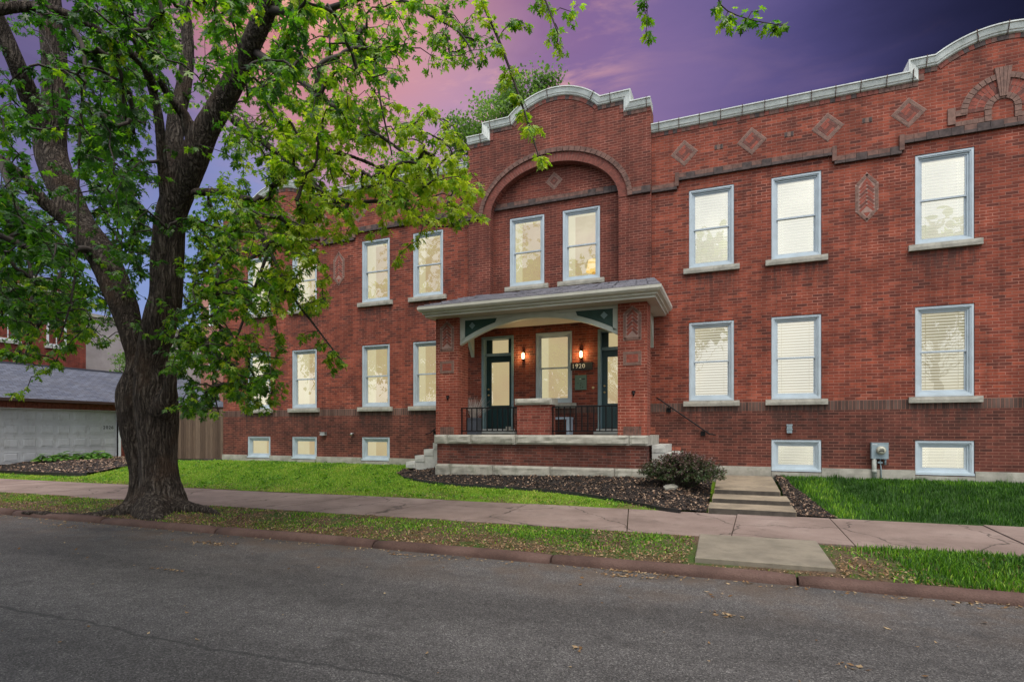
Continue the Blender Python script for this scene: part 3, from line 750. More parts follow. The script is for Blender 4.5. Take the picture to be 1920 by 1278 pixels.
# arched boards of the porch opening
def arch_board(x0, x1, top, zs, zc, y0, y1, axis='y'):
    c, h = (x0+x1)/2, (x1-x0)/2; n = 28
    lo = [(x0+(x1-x0)*k/n, zc-(zc-zs)*abs((x0+(x1-x0)*k/n-c)/h)**2.0) for k in range(n+1)]
    mb = MB(); mb.prism(lo+[(x1, top), (x0, top)], y0, y1, 0, axis); return mb, lo, c, h
ax0, ax1 = PX0+PW+.001, PX1-PW-.001
mb, lo, ac, ah = arch_board(ax0, ax1, ZC, 3.77, 4.325, PY+.12, PY+.22); bo = mb.build('porch_arch', m_trimg, BLD)
t = MB(); n = len(lo)
for k in range(n-1):
    (a, b), (c, d) = lo[k], lo[k+1]; t.prism([(a, b), (c, d), (c, d+.115), (a, b+.115)], PY+.095, PY+.1199)
t.box(ax0, ax0+.13, PY+.095, PY+.1199, 3.90, ZC-.07); t.box(ax1-.13, ax1, PY+.095, PY+.1199, 3.90, ZC-.07)
t.box(ax0, ax1, PY+.09, PY+.1199, ZC-.065, ZC-.001); t.build('arch_trim', m_trimg, bo)
for s in (-1, 1):
    X = lambda d: ac+s*d
    pts = []; d = ah-.135
    while d > 1.05: pts.append((X(d), min(4.395, 4.325-.555*(d/ah)**2+.122))); d -= .06
    pts.append((X(1.02), 4.398)); pts.append((X(ah-.135), 4.398))
    g = MB(); g.prism(pts, PY+.112, PY+.121); g.build('spandrel', m_green, bo)
    cx, cz = X(ah-.34), 4.255; g = MB(); r = .085
    g.prism([(cx-r, cz), (cx, cz-r), (cx+r, cz), (cx, cz+r)], PY+.102, PY+.114); r *= .62
    g.prism([(cx-r, cz), (cx, cz-r), (cx+r, cz), (cx, cz+r)], PY+.096, PY+.103); g.build('diamond', m_teal, bo)
for x in (PX0+.10, PX1-.20):
    mb, _, _, _ = arch_board(PY+PD+.001, -.02, ZC, 3.70, 4.32, x, x+.10, 'x'); mb.build('side_arch', m_trimg, BLD)
# stone steps at both ends of the porch
for s in (-1, 1):
    t = MB(); xe = PX1+.045 if s > 0 else PX0-.045
    for k, zt2 in enumerate((1.245, 1.065, .89, .715)):
        x0, x1 = xe+s*(.0+k*.285), xe+s*(.285+k*.285+.02)
        t.rock(min(x0, x1)+.002, max(x0, x1)-.002, -1.46, -.03, zt2-.168, zt2, .004, .1, 0, .008)
        if k < 3: t.box(x0+s*.003, x1-s*.02, -1.44, -.035, .4, zt2-.1685)
    t.build('porch_steps', m_step, BLD)
# handrails on the wall beside the steps
def handrail(s):
    X = lambda x: x if s > 0 else -8.945-x
    h = MB(); h.tube([(X(-1.80), -.075, 2.42), (X(-1.74), -.075, 2.38), (X(-.52), -.075, 1.49), (X(-.38), -.075, 1.47)], .016, 8)
    for x, z in ((-1.50, 2.17), (-.68, 1.575)):
        h.tube([(X(x), -.075, z+.02), (X(x), -.075, z-.05), (X(x), -.045, z-.07)], .010, 6); h.box(X(x)-.055, X(x)+.055, -.045, -.002, z-.13, z-.02)
    h.build('handrail', m_iron, BLD)
handrail(1); handrail(-1)
# odd newer bricks left by the steps
m_ob = plain('orange_brick', (.27, .075, .042), .85, .3, 20.)
for a, b, c, d, rows in ((1213, 1229, 800, 813, 2), (1229, 1253, 821.5, 829, 1), (1252, 1277, 837, 844.5, 1), (1275, 1300, 852, 859.5, 1)):
    (x0, z1), (x1, z0) = P(a, c), P(b, d); h = (z1-z0)/rows; n = 2 if rows == 1 else 1; t = MB()
    for k in range(rows):
        for q in range(n): t.box(x0+(x1-x0)*q/n+.006, x0+(x1-x0)*(q+1)/n-.006, -.005, .01, z0+h*k+.006, z0+h*(k+1)-.006)
    t.build('patch_brick', m_ob, BLD)

# ------------------------------------------------------------------ small things on the building
def wall_lamp(x, z, label):
    r = empty('wall_lamp', (x, 0, z), label, 'lamp', 'lamps beside the porch window')
    b = MB(); b.box(-.035, .035, -.02, -.001, -.13, .13); b.build('back_plate', m_iron, r)
    b = MB(); b.tube([(0, -.06, -.085), (0, -.06, -.05), (0, -.06, .05), (0, -.06, .085)], [.022, .034, .034, .022], 12); b.build('glass_tube', m_lamp, r)
    b = MB()
    for q in (-1, 1): b.tube([(0, -.06, q*.086), (0, -.06, q*.105)], .036, 12); b.box(-.012, .012, -.06, -.019, q*.095-.006, q*.095+.006)
    b.build('cap', m_iron, r)
    ld = bpy.data.lights.new('bulb', 'POINT'); ld.energy = 6.0; ld.color = (1, .72, .32); ld.shadow_soft_size = .04
    l = bpy.data.objects.new('bulb', ld); COL.objects.link(l); l.parent = r; l.location = (0, -.12, 0)
wall_lamp(-5.44, 3.66, 'lit black wall lamp between the left teal door and the porch window')
wall_lamp(-3.775, 3.62, 'lit black wall lamp above the black 1920 number plate')
def text_mesh(name, txt, size, mat, parent, loc, rot=(R(90), 0, 0), depth=.004):
    cu = bpy.data.curves.new(name, 'FONT'); cu.body = txt; cu.size = size; cu.extrude = depth; cu.align_x = 'CENTER'; cu.align_y = 'CENTER'; cu.space_character = 1.15
    t = bpy.data.objects.new(name+'_tmp', cu); COL.objects.link(t); bpy.context.view_layer.update()
    me = bpy.data.meshes.new_from_object(t.evaluated_get(bpy.context.evaluated_depsgraph_get())); bpy.data.objects.remove(t)
    me.materials.clear(); me.materials.append(mat)
    o = bpy.data.objects.new(name, me); COL.objects.link(o); o.parent = parent; o.location = loc; o.rotation_euler = rot; return o
r = empty('number_sign', (-3.77, 0, 3.305), 'black number plate reading 1920 in white digits beside the right porch door', 'sign')
b = MB(); b.box(-.30, .30, -.025, -.001, -.105, .105); b.build('plate', m_black, r)
text_mesh('digits', '1920', .165, m_digit, r, (-.085, -.028, 0))
r = empty('intercom_panel', (-3.785, 0, 2.865), 'green metal intercom box on the brick under the 1920 sign', 'intercom')
b = MB(); b.box(-.155, .155, -.07, -.001, -.197, .197); b.build('box', m_pan, r)
b = MB(); b.box(.04, .125, -.074, -.0705, .075, .105)
for x, z in ((-.07, -.02), (.0, -.075), (.055, -.13), (.05, -.06), (-.01, -.14), (.01, -.02)): b.tube([(x, -.0705, z), (x, -.075, z)], .014 if x != .05 else .008, 8)
b.build('button', m_black, r)
b = MB(); b.tube([(-.01, -.0705, .095), (-.01, -.074, .095)], .012, 8); b.build('peephole', m_digit, r)
b = MB(); b.tube([(0, -.001, 0), (0, -.02, 0), (0, -.026, 0)], [.038, .034, .015], 14)
tag(b.build('doorbell', m_brass, loc=(-3.46, 0, 2.72)), 'small round brass doorbell on the brick left of the right porch door', 'doorbell')
# lampshade seen through the right window of the bay
r = empty('table_lamp', (-3.62, .75, 5.70), 'yellow shaded table lamp glowing inside the right arched bay window', 'lamp')
b = MB(); b.tube([(0, 0, 0), (0, 0, .02), (0, 0, .06), (0, 0, .30), (0, 0, .34)], [.10, .10, .05, .06, .015], 14); b.build('base', m_brass, r)
b = MB(); b.tube([(0, 0, .34), (0, 0, .66)], [.22, .15], 20, cap=False); b.build('shade', blind_mat('lit_shade', (.6, .42, .15), ((1, .72, .28), .55)), r)
# porch furniture
r = empty('porch_bench', (-4.15, -.55, ZF), 'small blue grey bench on the porch behind the brick pedestal', 'bench')
b = MB(); b.box(-.65, .25, -.18, .18, .40, .455); b.build('seat', m_bench, r)
for x in (-.64, .16):
    b = MB(); b.box(x, x+.08, -.17, .17, .0, .399); b.build('leg', m_bench, r)
r = empty('planter', (-6.38, -1.25, ZF), 'dark grey square planter of pale dry grass beside the left porch pier', 'planter')
b = MB(); b.prism([(-.13, 0), (.13, 0), (.155, .40), (-.155, .40)], -.15, .15)
b.box(-.165, .165, -.165, .165, .401, .44); b.box(-.15, .15, -.155, .155, 0, .1); b.build('pot', m_plant, r)
b = MB()
for k in range(110):
    a = random.uniform(0, 6.28); q = random.uniform(.0, .10); l = random.uniform(.25, .62); bend = random.uniform(.05, .38)
    x, y = q*math.cos(a), q*math.sin(a); dx = math.cos(a)*bend+.05; dy = math.sin(a)*bend*.7
    b.tube([(x, y, .42), (x+dx*.35, y+dy*.35, .42+l*.55), (x+dx, y+dy, .42+l)], [.004, .0035, .0015], 4, cap=False)
b.build('dry_grass', m_straw, r)
b = MB(); b.prism([(-.05, 0), (.05, 0), (.065, .13), (-.065, .13)], -.05, .05)
tag(b.build('flower_pot', m_stone, loc=(-5.86, -.12, 1.557)), 'tiny pale pot on the doorstep of the left teal door', 'pot')
# meter
x, z = P(1638, 893)
r = empty('electric_meter', (3.025, 0, .5), 'grey electric meter box with round dial on the brick above the lawn', 'meter')
b = MB(); b.box(-.16, .16, -.13, -.001, .455, .80); b.box(-.165, .165, -.135, -.001, .801, .812); b.build('box', m_grey, r)
b = MB(); b.tube([(.015, -.13, .645), (.015, -.19, .645)], .092, 24); b.build('dial_ring', m_stone, r)
b = MB(); b.tube([(.015, -.19, .645), (.015, -.21, .645), (.015, -.222, .645)], [.083, .078, .05], 24); b.build('dial', plain('dial_face', (.42, .42, .33), .15, .05), r)
b = MB(); b.box(-.03, .06, -.2265, -.2225, .655, .672); b.box(-.04, .06, -.2255, -.2215, .615, .640); b.build('counter', m_black, r)
b = MB(); b.box(-.145, -.05, -.1335, -.1305, .765, .78); b.build('label', m_white, r)
b = MB(); b.tube([(-.10, -.085, .455), (-.10, -.085, -.03)], .047, 12); b.tube([(-.10, -.085, .21), (-.10, -.085, .13)], .054, 12); b.build('conduit', m_pipe, r)
b = MB(); b.tube([(.02, -.05, .455), (.02, -.05, .36), (.03, -.06, .30), (.035, -.08, -.03)], .012, 8); b.box(-.03, .06, -.08, -.03, .35, .39); b.tube([(.115, -.05, .455), (.115, -.05, .32)], .02, 8); b.build('cable', m_grey, r)
r = empty('outlet_box', (1.24, 0, 1.62), 'pair of small stacked grey boxes on the brick above a basement window', 'outlet')
for k in (0, 1):
    b = MB(); b.box(-.055, .055, -.06, -.001, -.10+k*.105, -.002+k*.105); b.box(-.065, .065, -.072, -.0601, -.025+k*.105, .0+k*.105); b.tube([(0, -.061, -.06+k*.105), (0, -.068, -.06+k*.105)], .02, 10); b.build('box', m_grey, r)
for px, lab in ((608, 'small metal vent hood on the brick near the middle left basement window'), (662, 'small round pipe end on the brick left of the basement window by the steps')):
    x, z = P(px, 813)
    r = empty('wall_vent', (x, 0, z), lab, 'vent')
    b = MB()
    if px == 608: b.prism([(-.10, -.05), (.10, -.05), (.10, .02), (.07, .05), (-.07, .05), (-.10, .02)], -.10, -.001); b.box(-.115, .115, -.115, -.001, .051, .062)
    else: b.tube([(0, -.001, 0), (0, -.08, 0), (0, -.11, -.03)], .035, 12)
    b.build('hood', plain('galvanised', (.42, .43, .42), .4, .15, metal=.6), r)

# ------------------------------------------------------------------ ground
def lz(x, y):
    t = max(0., min(1., (y+3.95)/3.3)); s = t*t*(3-2*t)
    top = .475
    if x < -17: top = .475-.17*min(1., (-17-x)/6)
    if x > -17 and x < -8: top = .50
    return (.115+tz(x))*(1-s)+top*s
def Gl(px, py):
    z = .3
    for _ in range(12):
        x, y = G(px, py, z); z = .5*z+.5*lz(x, y)
    return x, y
def grid(name, xs, ys, zf, mat, cut=None, kind='structure'):
    V = np.array([(x, y, zf(x, y)) for y in ys for x in xs]); nx = len(xs); F = []
    for j in range(len(ys)-1):
        for i in range(nx-1):
            if cut and cut((xs[i]+xs[i+1])/2, (ys[j]+ys[j+1])/2): continue
            F.append((j*nx+i, j*nx+i+1, (j+1)*nx+i+1, (j+1)*nx+i))
    return tag(fast_mesh(name, V, np.array(F), mat, smooth=True), kind=kind)
def asphalt():
    m, nt, out = new_mat('asphalt'); ps = pos(nt)
    vo = N(nt, 'ShaderNodeTexVoronoi', {'Vector': ps, 'Scale': 120.}, feature='F1')
    sp = RAMP(nt, N(nt, 'ShaderNodeSeparateColor', {0: vo.outputs['Color']}).outputs[0], [(0, (.032, .030, .029)), (.55, (.078, .073, .071)), (.88, (.115, .108, .103)), (1, (.20, .19, .18))])
    f = MR(nt, NOI(nt, ps, .55, 6., .65, (.35, 1.4, 1)), .3, .7, .66, 1.26); f2 = MR(nt, NOI(nt, ps, 6., 5., .65), .3, .7, .86, 1.12)
    f = M(nt, 'MULTIPLY', f, f2); c = MIX(nt, 1., sp, N(nt, 'ShaderNodeCombineXYZ', {0: f, 1: f, 2: f}).outputs[0], 'MULTIPLY')
    s = N(nt, 'ShaderNodeSeparateXYZ', {0: ps})
    dk = MR(nt, NOI(nt, ps, .8, 5., .7, (.6, 1, 1)), .56, .70); c = MIX(nt, M(nt, 'MULTIPLY', dk, .5), c, (.028, .026, .025))
    dirt = M(nt, 'MULTIPLY', MR(nt, s.outputs[1], -9.9, -8.1), MR(nt, NOI(nt, ps, 1.6, 5., .65), .38, .66))
    c = MIX(nt, M(nt, 'MULTIPLY', dirt, .55), c, (.10, .066, .042))
    w = NOI(nt, ps, 1.1, 4., .6)                    # a long sealed crack, about parallel to the kerb
    dd = M(nt, 'ABSOLUTE', M(nt, 'ADD', M(nt, 'ADD', s.outputs[1], 11.35), M(nt, 'ADD', M(nt, 'MULTIPLY', s.outputs[0], -.02), M(nt, 'MULTIPLY', M(nt, 'SUBTRACT', w, .5), .35))))
    c = MIX(nt, M(nt, 'MULTIPLY', M(nt, 'SUBTRACT', 1., MR(nt, dd, .006, .03)), .6), c, (.02, .02, .02))
    finish(nt, out, c, .82, vo.outputs['Distance'], .6, .008, .35); return m
m_asph = asphalt()
ys = list(np.linspace(-40, -8.08, 12)); xs = list(np.linspace(-90, 60, 60))
grid('road', xs, ys, lambda x, y: tz(x)-.0, m_asph)
def soil_mat():
    m, nt, out = new_mat('verge_soil'); ps = pos(nt)
    a = NOI(nt, ps, 1.4, 6., .65); b = NOI(nt, ps, 45., 4.)
    c = RAMP(nt, b, [(.3, (.035, .022, .014)), (.5, (.085, .055, .034)), (.68, (.17, .11, .068))])
    c = MIX(nt, MR(nt, a, .45, .62), c, RAMP(nt, b, [(.3, (.020, .045, .010)), (.7, (.07, .115, .022))]))
    finish(nt, out, c, .95, b, .8, .02, .2); return m
m_soil = soil_mat()
def lawn_mat():
    m, nt, out = new_mat('lawn_turf'); ps = pos(nt); b = NOI(nt, ps, 50., 4.); a = NOI(nt, ps, 1.2, 5.)
    c = RAMP(nt, b, [(.3, (.036, .085, .006)), (.7, (.17, .28, .018))]); s = N(nt, 'ShaderNodeSeparateXYZ', {0: ps}); dry = M(nt, 'MULTIPLY', MR(nt, s.outputs[1], -2.6, -3.9), MR(nt, a, .42, .6)); c = MIX(nt, M(nt, 'MULTIPLY', dry, .8), c, (.10, .068, .036)); c = MIX(nt, MR(nt, s.outputs[0], -.5, 1.2), c, (.022, .055, .008))
    finish(nt, out, c, .95, b, .8, .02, .2); return m
m_lawn = lawn_mat()
tag(fast_mesh('ground', np.array([(-900, -900, -.9), (900, -900, -.9), (900, 900, -.9), (-900, 900, -.9)]), np.array([(0, 1, 2, 3)]), m_soil), kind='structure')
vz = lambda x, y: .058+tz(x)+.05*min(1, max(0, (y+7.95)/1.2))+.02*noise.noise(Vector((x*1.3, y*2, 3)))
grid('verge', list(np.arange(-60, 25, .25)), list(np.linspace(-7.98, -6.25, 9)), vz, m_soil)
xs = list(np.arange(-60, -26, 2.))+list(np.arange(-26, 20, .4))
grid('front_lawn', xs, list(np.linspace(-3.97, 0.05, 14)), lambda x, y: lz(x, y)-(.16 if -.62 < x < 1.12 else 0), m_lawn)
grid('side_yard', list(np.arange(-60, -16.9, 2.)), list(np.linspace(.05, 40, 12)), lambda x, y: lz(x, -.1), m_lawn)
def walk_mat():
    m, nt, out = new_mat('pink_concrete'); ps = pos(nt)
    a = NOI(nt, ps, .8, 6., .65); b = NOI(nt, ps, 70., 3.)
    c = RAMP(nt, a, [(.25, (.125, .090, .075)), (.5, (.205, .150, .127)), (.75, (.275, .212, .183))])
    f = M(nt, 'ADD', .75, M(nt, 'MULTIPLY', b, .5)); c = MIX(nt, 1., c, N(nt, 'ShaderNodeCombineXYZ', {0: f, 1: f, 2: f}).outputs[0], 'MULTIPLY')
    k = MR(nt, NOI(nt, ps, 3.1, 6., .7), .52, .72); c = MIX(nt, M(nt, 'MULTIPLY', k, .6), c, (.10, .075, .062))
    p2 = N(nt, 'ShaderNodeVectorMath', {0: ps, 1: N(nt, 'ShaderNodeVectorMath', {0: N(nt, 'ShaderNodeTexNoise', {'Vector': ps, 'Scale': 2., 'Detail': 4.}).outputs['Color'], 'Scale': .5}, operation='SCALE').outputs[0]}, operation='ADD').outputs[0]
    ck = N(nt, 'ShaderNodeTexVoronoi', {'Vector': p2, 'Scale': .42}, feature='DISTANCE_TO_EDGE').outputs['Distance']
    c = MIX(nt, M(nt, 'MULTIPLY', M(nt, 'SUBTRACT', 1., MR(nt, ck, .002, .008)), .75), c, (.035, .028, .022))
    finish(nt, out, c, .9, b, .4, .006, .3); return m
m_walk = walk_mat()
def kerb_mat():
    m, nt, out = new_mat('kerb_granite'); ps = pos(nt); b = NOI(nt, ps, 60., 4.); a = NOI(nt, ps, 1.7, 6., .65)
    c = RAMP(nt, a, [(.25, (.050, .028, .022)), (.5, (.092, .053, .042)), (.8, (.145, .090, .073))])
    f = M(nt, 'ADD', .6, M(nt, 'MULTIPLY', b, .8)); c = MIX(nt, 1., c, N(nt, 'ShaderNodeCombineXYZ', {0: f, 1: f, 2: f}).outputs[0], 'MULTIPLY')
    finish(nt, out, c, .85, b, .8, .012, .3); return m
m_kerb = kerb_mat()
kb = MB()                                            # kerbstones with a rounded nose, open joints between them
cuts = [-60, -54, -48, -42, -36, -30, -24.5, -19.6, -16.6, -13.1, -10.4, -7.6, -4.6, -2.03, .62, 3.25, 6.2, 9.5, 13, 17, 21, 25]
prof = [(-8.13, -.1), (-8.13, .03), (-8.115, .062), (-8.085, .085), (-8.04, .095), (-7.98, .096), (-7.95, .09), (-7.95, -.1)]
for a, b in zip(cuts[:-1], cuts[1:]):
    n = max(2, int((b-a)/.3)); rows = []; jz = random.uniform(-.008, .008); jy = random.uniform(-.012, .012)
    for k in range(n+1):
        x = a+.012+(b-a-.024)*k/n; e = .012 if k in (0, n) else 0
        rows.append([kb.vert((x, y+jy+(e if y < -8.08 else 0)+.010*noise.noise(Vector((x*2, y, 1))), z+tz(x)+jz*(z > 0)-(e if z > .05 else 0)+.008*noise.noise(Vector((x*2.3, y*5, 7)))*(z > 0))) for y, z in prof])
    for r0, r1 in zip(rows[:-1], rows[1:]):
        for k in range(len(prof)-1): kb.face((r0[k], r1[k], r1[k+1], r0[k+1]), 0, True)
    kb.face(rows[0]); kb.face(rows[-1][::-1])
tag(kb.build('kerb', m_kerb), kind='structure')
sw = MB()                                            # sidewalk slabs, their joints read from the photograph
j0 = [(-40, -40), (-32, -32), (-27, -27), (-23.2, -23.6), (-19.4, -19.9), (-15.9, -16.1), (-12.6, -12.5), (-10.0, -10.3), (-7.9, -8.35), (-5.75, -6.05), (-3.85, -3.75), (-1.83, -1.44), (.08, -.02), (1.50, 1.45), (3.55, 3.4), (5.6, 5.6), (8, 8), (11, 11), (15, 15), (20, 20)]
for (a, b), (c, d) in zip(j0[:-1], j0[1:]):
    i = len(sw.v); dz = random.uniform(-.010, .010); dz2 = random.uniform(-.008, .008); g = .008
    ya, yb = -3.93, -6.30+random.uniform(-.04, .03)
    ring = [(b+g, yb), (d-g, yb), (c-g, ya), (a+g, ya)]
    for z in (-.1, .115): 
        for k, (x, y) in enumerate(ring): sw.v.append((x, y, z+tz(x)+((dz if k in (0, 3) else dz2) if z > 0 else 0)))
    for q in ((4, 5, 6, 7), (0, 1, 5, 4), (1, 2, 6, 5), (2, 3, 7, 6), (3, 0, 4, 7)): sw.face([i+k for k in q])
tag(sw.build('sidewalk', m_walk), kind='structure')
tag(fast_mesh('sidewalk_bed', np.array([(-60, -6.3, -.36+.09), (25, -6.3, .12+.09), (25, -3.9, .12+.09), (-60, -3.9, -.36+.09)])-np.array([0, 0, .03]), np.array([(0, 1, 2, 3)]), m_soil), kind='structure')
m_conc = plain('aged_concrete', (.175, .150, .112), .9, .22, 2.2, .5, 45., stain=(.13, .115, .085))
m_conc2 = plain('walk_concrete', (.215, .172, .118), .9, .25, 2.0, .4, 45., stain=(.12, .098, .072))
m_riser = plain('shaded_riser', (.062, .052, .042), .95, .3, 6., .4, 45.)  # shade of the risers painted into their colour, darker than the treads
b = MB(); pts = [(-.43, -6.24), (-.40, -7.76), (1.02, -7.72), (1.03, -6.18)]
i = len(b.v)
for z, s in ((.0, 1.), (.125, 1.), (.135, .985)):
    for x, y in pts: b.v.append((.3+(x-.3)*s, -6.97+(y+6.97)*s, z))
for l in (0, 4):
    for k in range(4): b.face((i+l+k, i+l+(k+1) % 4, i+l+4+(k+1) % 4, i+l+4+k))
b.face((i+8, i+9, i+10, i+11))
tag(b.build('carriage_slab', m_conc), 'grey concrete slab crossing the verge between kerb and sidewalk', 'slab')
r = empty('front_steps', (.3, -3.3, .12), 'three low tan concrete steps climbing from the sidewalk to the building', 'steps')
for k, (y0, y1, z) in enumerate(((-4.05, -3.30, .215), (-3.33, -2.56, .305), (-2.60, -.07, .40))):
    t = MB(); x0, x1 = (-.40, 1.0) if k < 2 else (-.42, .92)
    prof = [(y0, -.1), (y0-.0, z-.028), (y0+.010, z-.006), (y0+.03, z), (y1, z+(.095 if k == 2 else .004)), (y1, -.1)]
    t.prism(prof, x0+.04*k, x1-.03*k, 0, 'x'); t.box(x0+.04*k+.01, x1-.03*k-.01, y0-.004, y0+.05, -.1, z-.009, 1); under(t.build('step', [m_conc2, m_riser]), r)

# planting beds ----------------------------------------------------------
def mulch_mat():
    m, nt, out = new_mat('mulch'); ps = pos(nt)
    vo = N(nt, 'ShaderNodeTexVoronoi', {'Vector': N(nt, 'ShaderNodeMapping', {'Vector': ps, 'Scale': (1, 1.6, 1)}).outputs[0], 'Scale': 32.}, feature='F1')
    c = RAMP(nt, N(nt, 'ShaderNodeSeparateColor', {0: vo.outputs['Color']}).outputs[0], [(0, (.008, .007, .007)), (.7, (.030, .023, .020)), (1, (.06, .045, .035))])
    finish(nt, out, c, .9, vo.outputs['Distance'], 1., .03, .3); return m
m_mulch = mulch_mat()
def attr_mat(name, stops, rough=.8, trans=0., spec=.3, tcol=(1., 1.15, .45)):
    m, nt, out = new_mat(name); a = N(nt, 'ShaderNodeAttribute', attribute_name='tint').outputs['Fac']
    c = RAMP(nt, a, stops)
    p = N(nt, 'ShaderNodeBsdfPrincipled', {'Base Color': c, 'Roughness': rough, 'Specular IOR Level': spec})
    if trans:
        t = N(nt, 'ShaderNodeBsdfTranslucent', {'Color': MIX(nt, 1., c, tuple(k*1.6 for k in tcol), 'MULTIPLY')})
        ms = N(nt, 'ShaderNodeMixShader', {0: trans, 1: p.outputs[0], 2: t.outputs[0]}); nt.links.new(ms.outputs[0], out.inputs[0])
    else: nt.links.new(p.outputs[0], out.inputs[0])
    return m
m_chip = attr_mat('wood_chips', [(0, (.010, .009, .009)), (.5, (.040, .028, .022)), (.70, (.14, .080, .050)), (1, (.46, .32, .22))], .85)
m_litter = attr_mat('dry_leaf_litter', [(0, (.09, .045, .02)), (.5, (.23, .135, .065)), (1, (.44, .33, .20))], .8, .15)
m_grass = attr_mat('grass_blades', [(0, (.014, .050, .005)), (.3, (.030, .095, .008)), (.55, (.095, .225, .012)), (.75, (.20, .36, .022)), (1, (.36, .38, .08))], .6, .3)
def inside(poly, x, y):
    c = np.zeros(len(x), bool); n = len(poly)
    for k in range(n):
        (x0, y0), (x1, y1) = poly[k], poly[(k+1) % n]
        t = ((y0 > y) != (y1 > y)); c ^= t & (x < (x1-x0)*(y-y0)/((y1-y0) if y1 != y0 else 1e-9)+x0)
    return c
def sample(poly, n, excl=()):
    P_ = np.array(poly); lo, hi = P_.min(0), P_.max(0); o = np.zeros((0, 2))
    while len(o) < n:
        q = lo+(hi-lo)*rng.random((n*2, 2)); k = inside(poly, q[:, 0], q[:, 1])
        for e in excl: k &= ~inside(e, q[:, 0], q[:, 1])
        o = np.vstack([o, q[k]])
    return o[:n]
def cdt(name, poly, zf, mat, step=.12, kind='structure'):
    P_ = np.array(poly); lo, hi = P_.min(0), P_.max(0)
    b = []
    for k in range(len(poly)):
        a, c = np.array(poly[k]), np.array(poly[(k+1) % len(poly)]); n = max(1, int(np.linalg.norm(c-a)/step))
        b += [tuple(a+(c-a)*j/n) for j in range(n)]
    gx, gy = np.meshgrid(np.arange(lo[0], hi[0], step), np.arange(lo[1], hi[1], step)); q = np.c_[gx.ravel(), gy.ravel()]+rng.normal(0, .01, (gx.size, 2))
    q = q[inside(poly, q[:, 0], q[:, 1])]
    v = [Vector(p) for p in b]+[Vector(p) for p in q]
    vv, _, ff, _, _, _ = geometry.delaunay_2d_cdt(v, [], [list(range(len(b)))], 1, 1e-5)
    nb = len(b)
    V = np.array([(p.x, p.y, zf(p.x, p.y)) for p in vv]); F = np.array([f for f in ff if len(f) == 3])
    return tag(fast_mesh(name, V, F, mat, smooth=True), kind=kind)
def flakes(name, pts, zf, l0, l1, w, mat, tint, lift=.012, kind='stuff', tilt=.5):
    n = len(pts); a = rng.random(n)*6.283; L = rng.uniform(l0, l1, n)/2; Wd = L*rng.uniform(w*.6, w*1.3, n)
    z = np.array([zf(x, y) for x, y in pts])+lift*rng.random(n)+.004
    d = np.c_[np.cos(a), np.sin(a), rng.normal(0, tilt*.6, n)]; e = np.c_[-np.sin(a), np.cos(a), rng.normal(0, tilt, n)]
    c = np.c_[pts, z]; V = np.stack([c-d*L[:, None]-e*Wd[:, None]*.5, c-e*Wd[:, None]+d*L[:, None]*.1, c+d*L[:, None], c+e*Wd[:, None]-d*L[:, None]*.1], 1)
    V[:, :, 2] = np.maximum(V[:, :, 2], (z-.012)[:, None]); V[:, 2, 2] += rng.random(n)*.010
    o = fast_mesh(name, V.reshape(-1, 3), np.arange(n*4).reshape(-1, 4), mat, attr={'tint': np.repeat(tint, 4)})
    return tag(o, kind=kind)
curve = [Gl(*p) for p in ((757, 880), (744, 888), (757, 896), (800, 905), (860, 911), (930, 915), (1000, 920), (1080, 928), (1140, 937), (1200, 948), (1245, 957), (1275, 961))]
bed = curve+[(-.85, -3.99), (-.42, -3.99), (-.42, -.06), (-1.2, -.06), (-1.2, -1.4), (-1.75, -1.4), (-1.75, -1.86), (-7.22, -1.86), (-7.22, -1.4)]
cvx, cvy = zip(*sorted(curve[2:]+[(-.85, -3.99), (-.42, -3.99)]))
def bz(x, y):
    t = max(0, min(1, (y-float(np.interp(x, cvx, cvy))-.08)/.95)); return lz(x, y)+.03+.15*t*t*(3-2*t)*max(0, min(1, (-.45-x)/.6))*max(0, min(1, (x+8.4)/.8))+.03*noise.noise(Vector((x*3, y*3, 0)))
def Gz(px, py, zf):
    z = .4
    for _ in range(20):
        x, y = G(px, py, z); z = .5*z+.5*zf(x, y)
    return x, y
cdt('mulch_bed', bed, bz, m_mulch)
rbed = [(1.0, -4.0), (1.62, -3.98), (1.50, -3.3), (1.36, -2.5), (1.15, -1.5), (1.08, -.07), (.90, -.07), (.93, -2.5)]
cdt('mulch_strip', rbed, bz, m_mulch)
lbed = [Gl(*p) for p in ((-60, 884), (0, 887), (80, 891), (150, 893), (185, 887), (238, 876), (240, 858), (150, 858), (60, 862), (-60, 868))]
lbz = lambda x, y: lz(x, y)+.07+.03*noise.noise(Vector((x*2, y*2, 0)))
cdt('mulch_bed', lbed, lbz, m_mulch, .2)
fbed = [(-22.2, .9), (-22.2, 1.45), (-17.1, 1.45), (-17.1, .1), (-17.6, -.25), (-19, .35)]
fz = lambda x, y: lz(x, min(y, -.1))+.03
cdt('mulch_strip', fbed, fz, m_mulch, .2)
pp = sample(bed, 9000); flakes('wood_chips', pp, bz, .025, .085, .38, m_chip, rng.random(len(pp))**.95)
pp = sample(rbed, 1500); flakes('wood_chips', pp, bz, .025, .07, .35, m_chip, rng.random(len(pp)))
pp = sample(lbed, 3000); flakes('wood_chips', pp, lbz, .05, .12, .4, m_chip, .45+.55*rng.random(len(pp)))
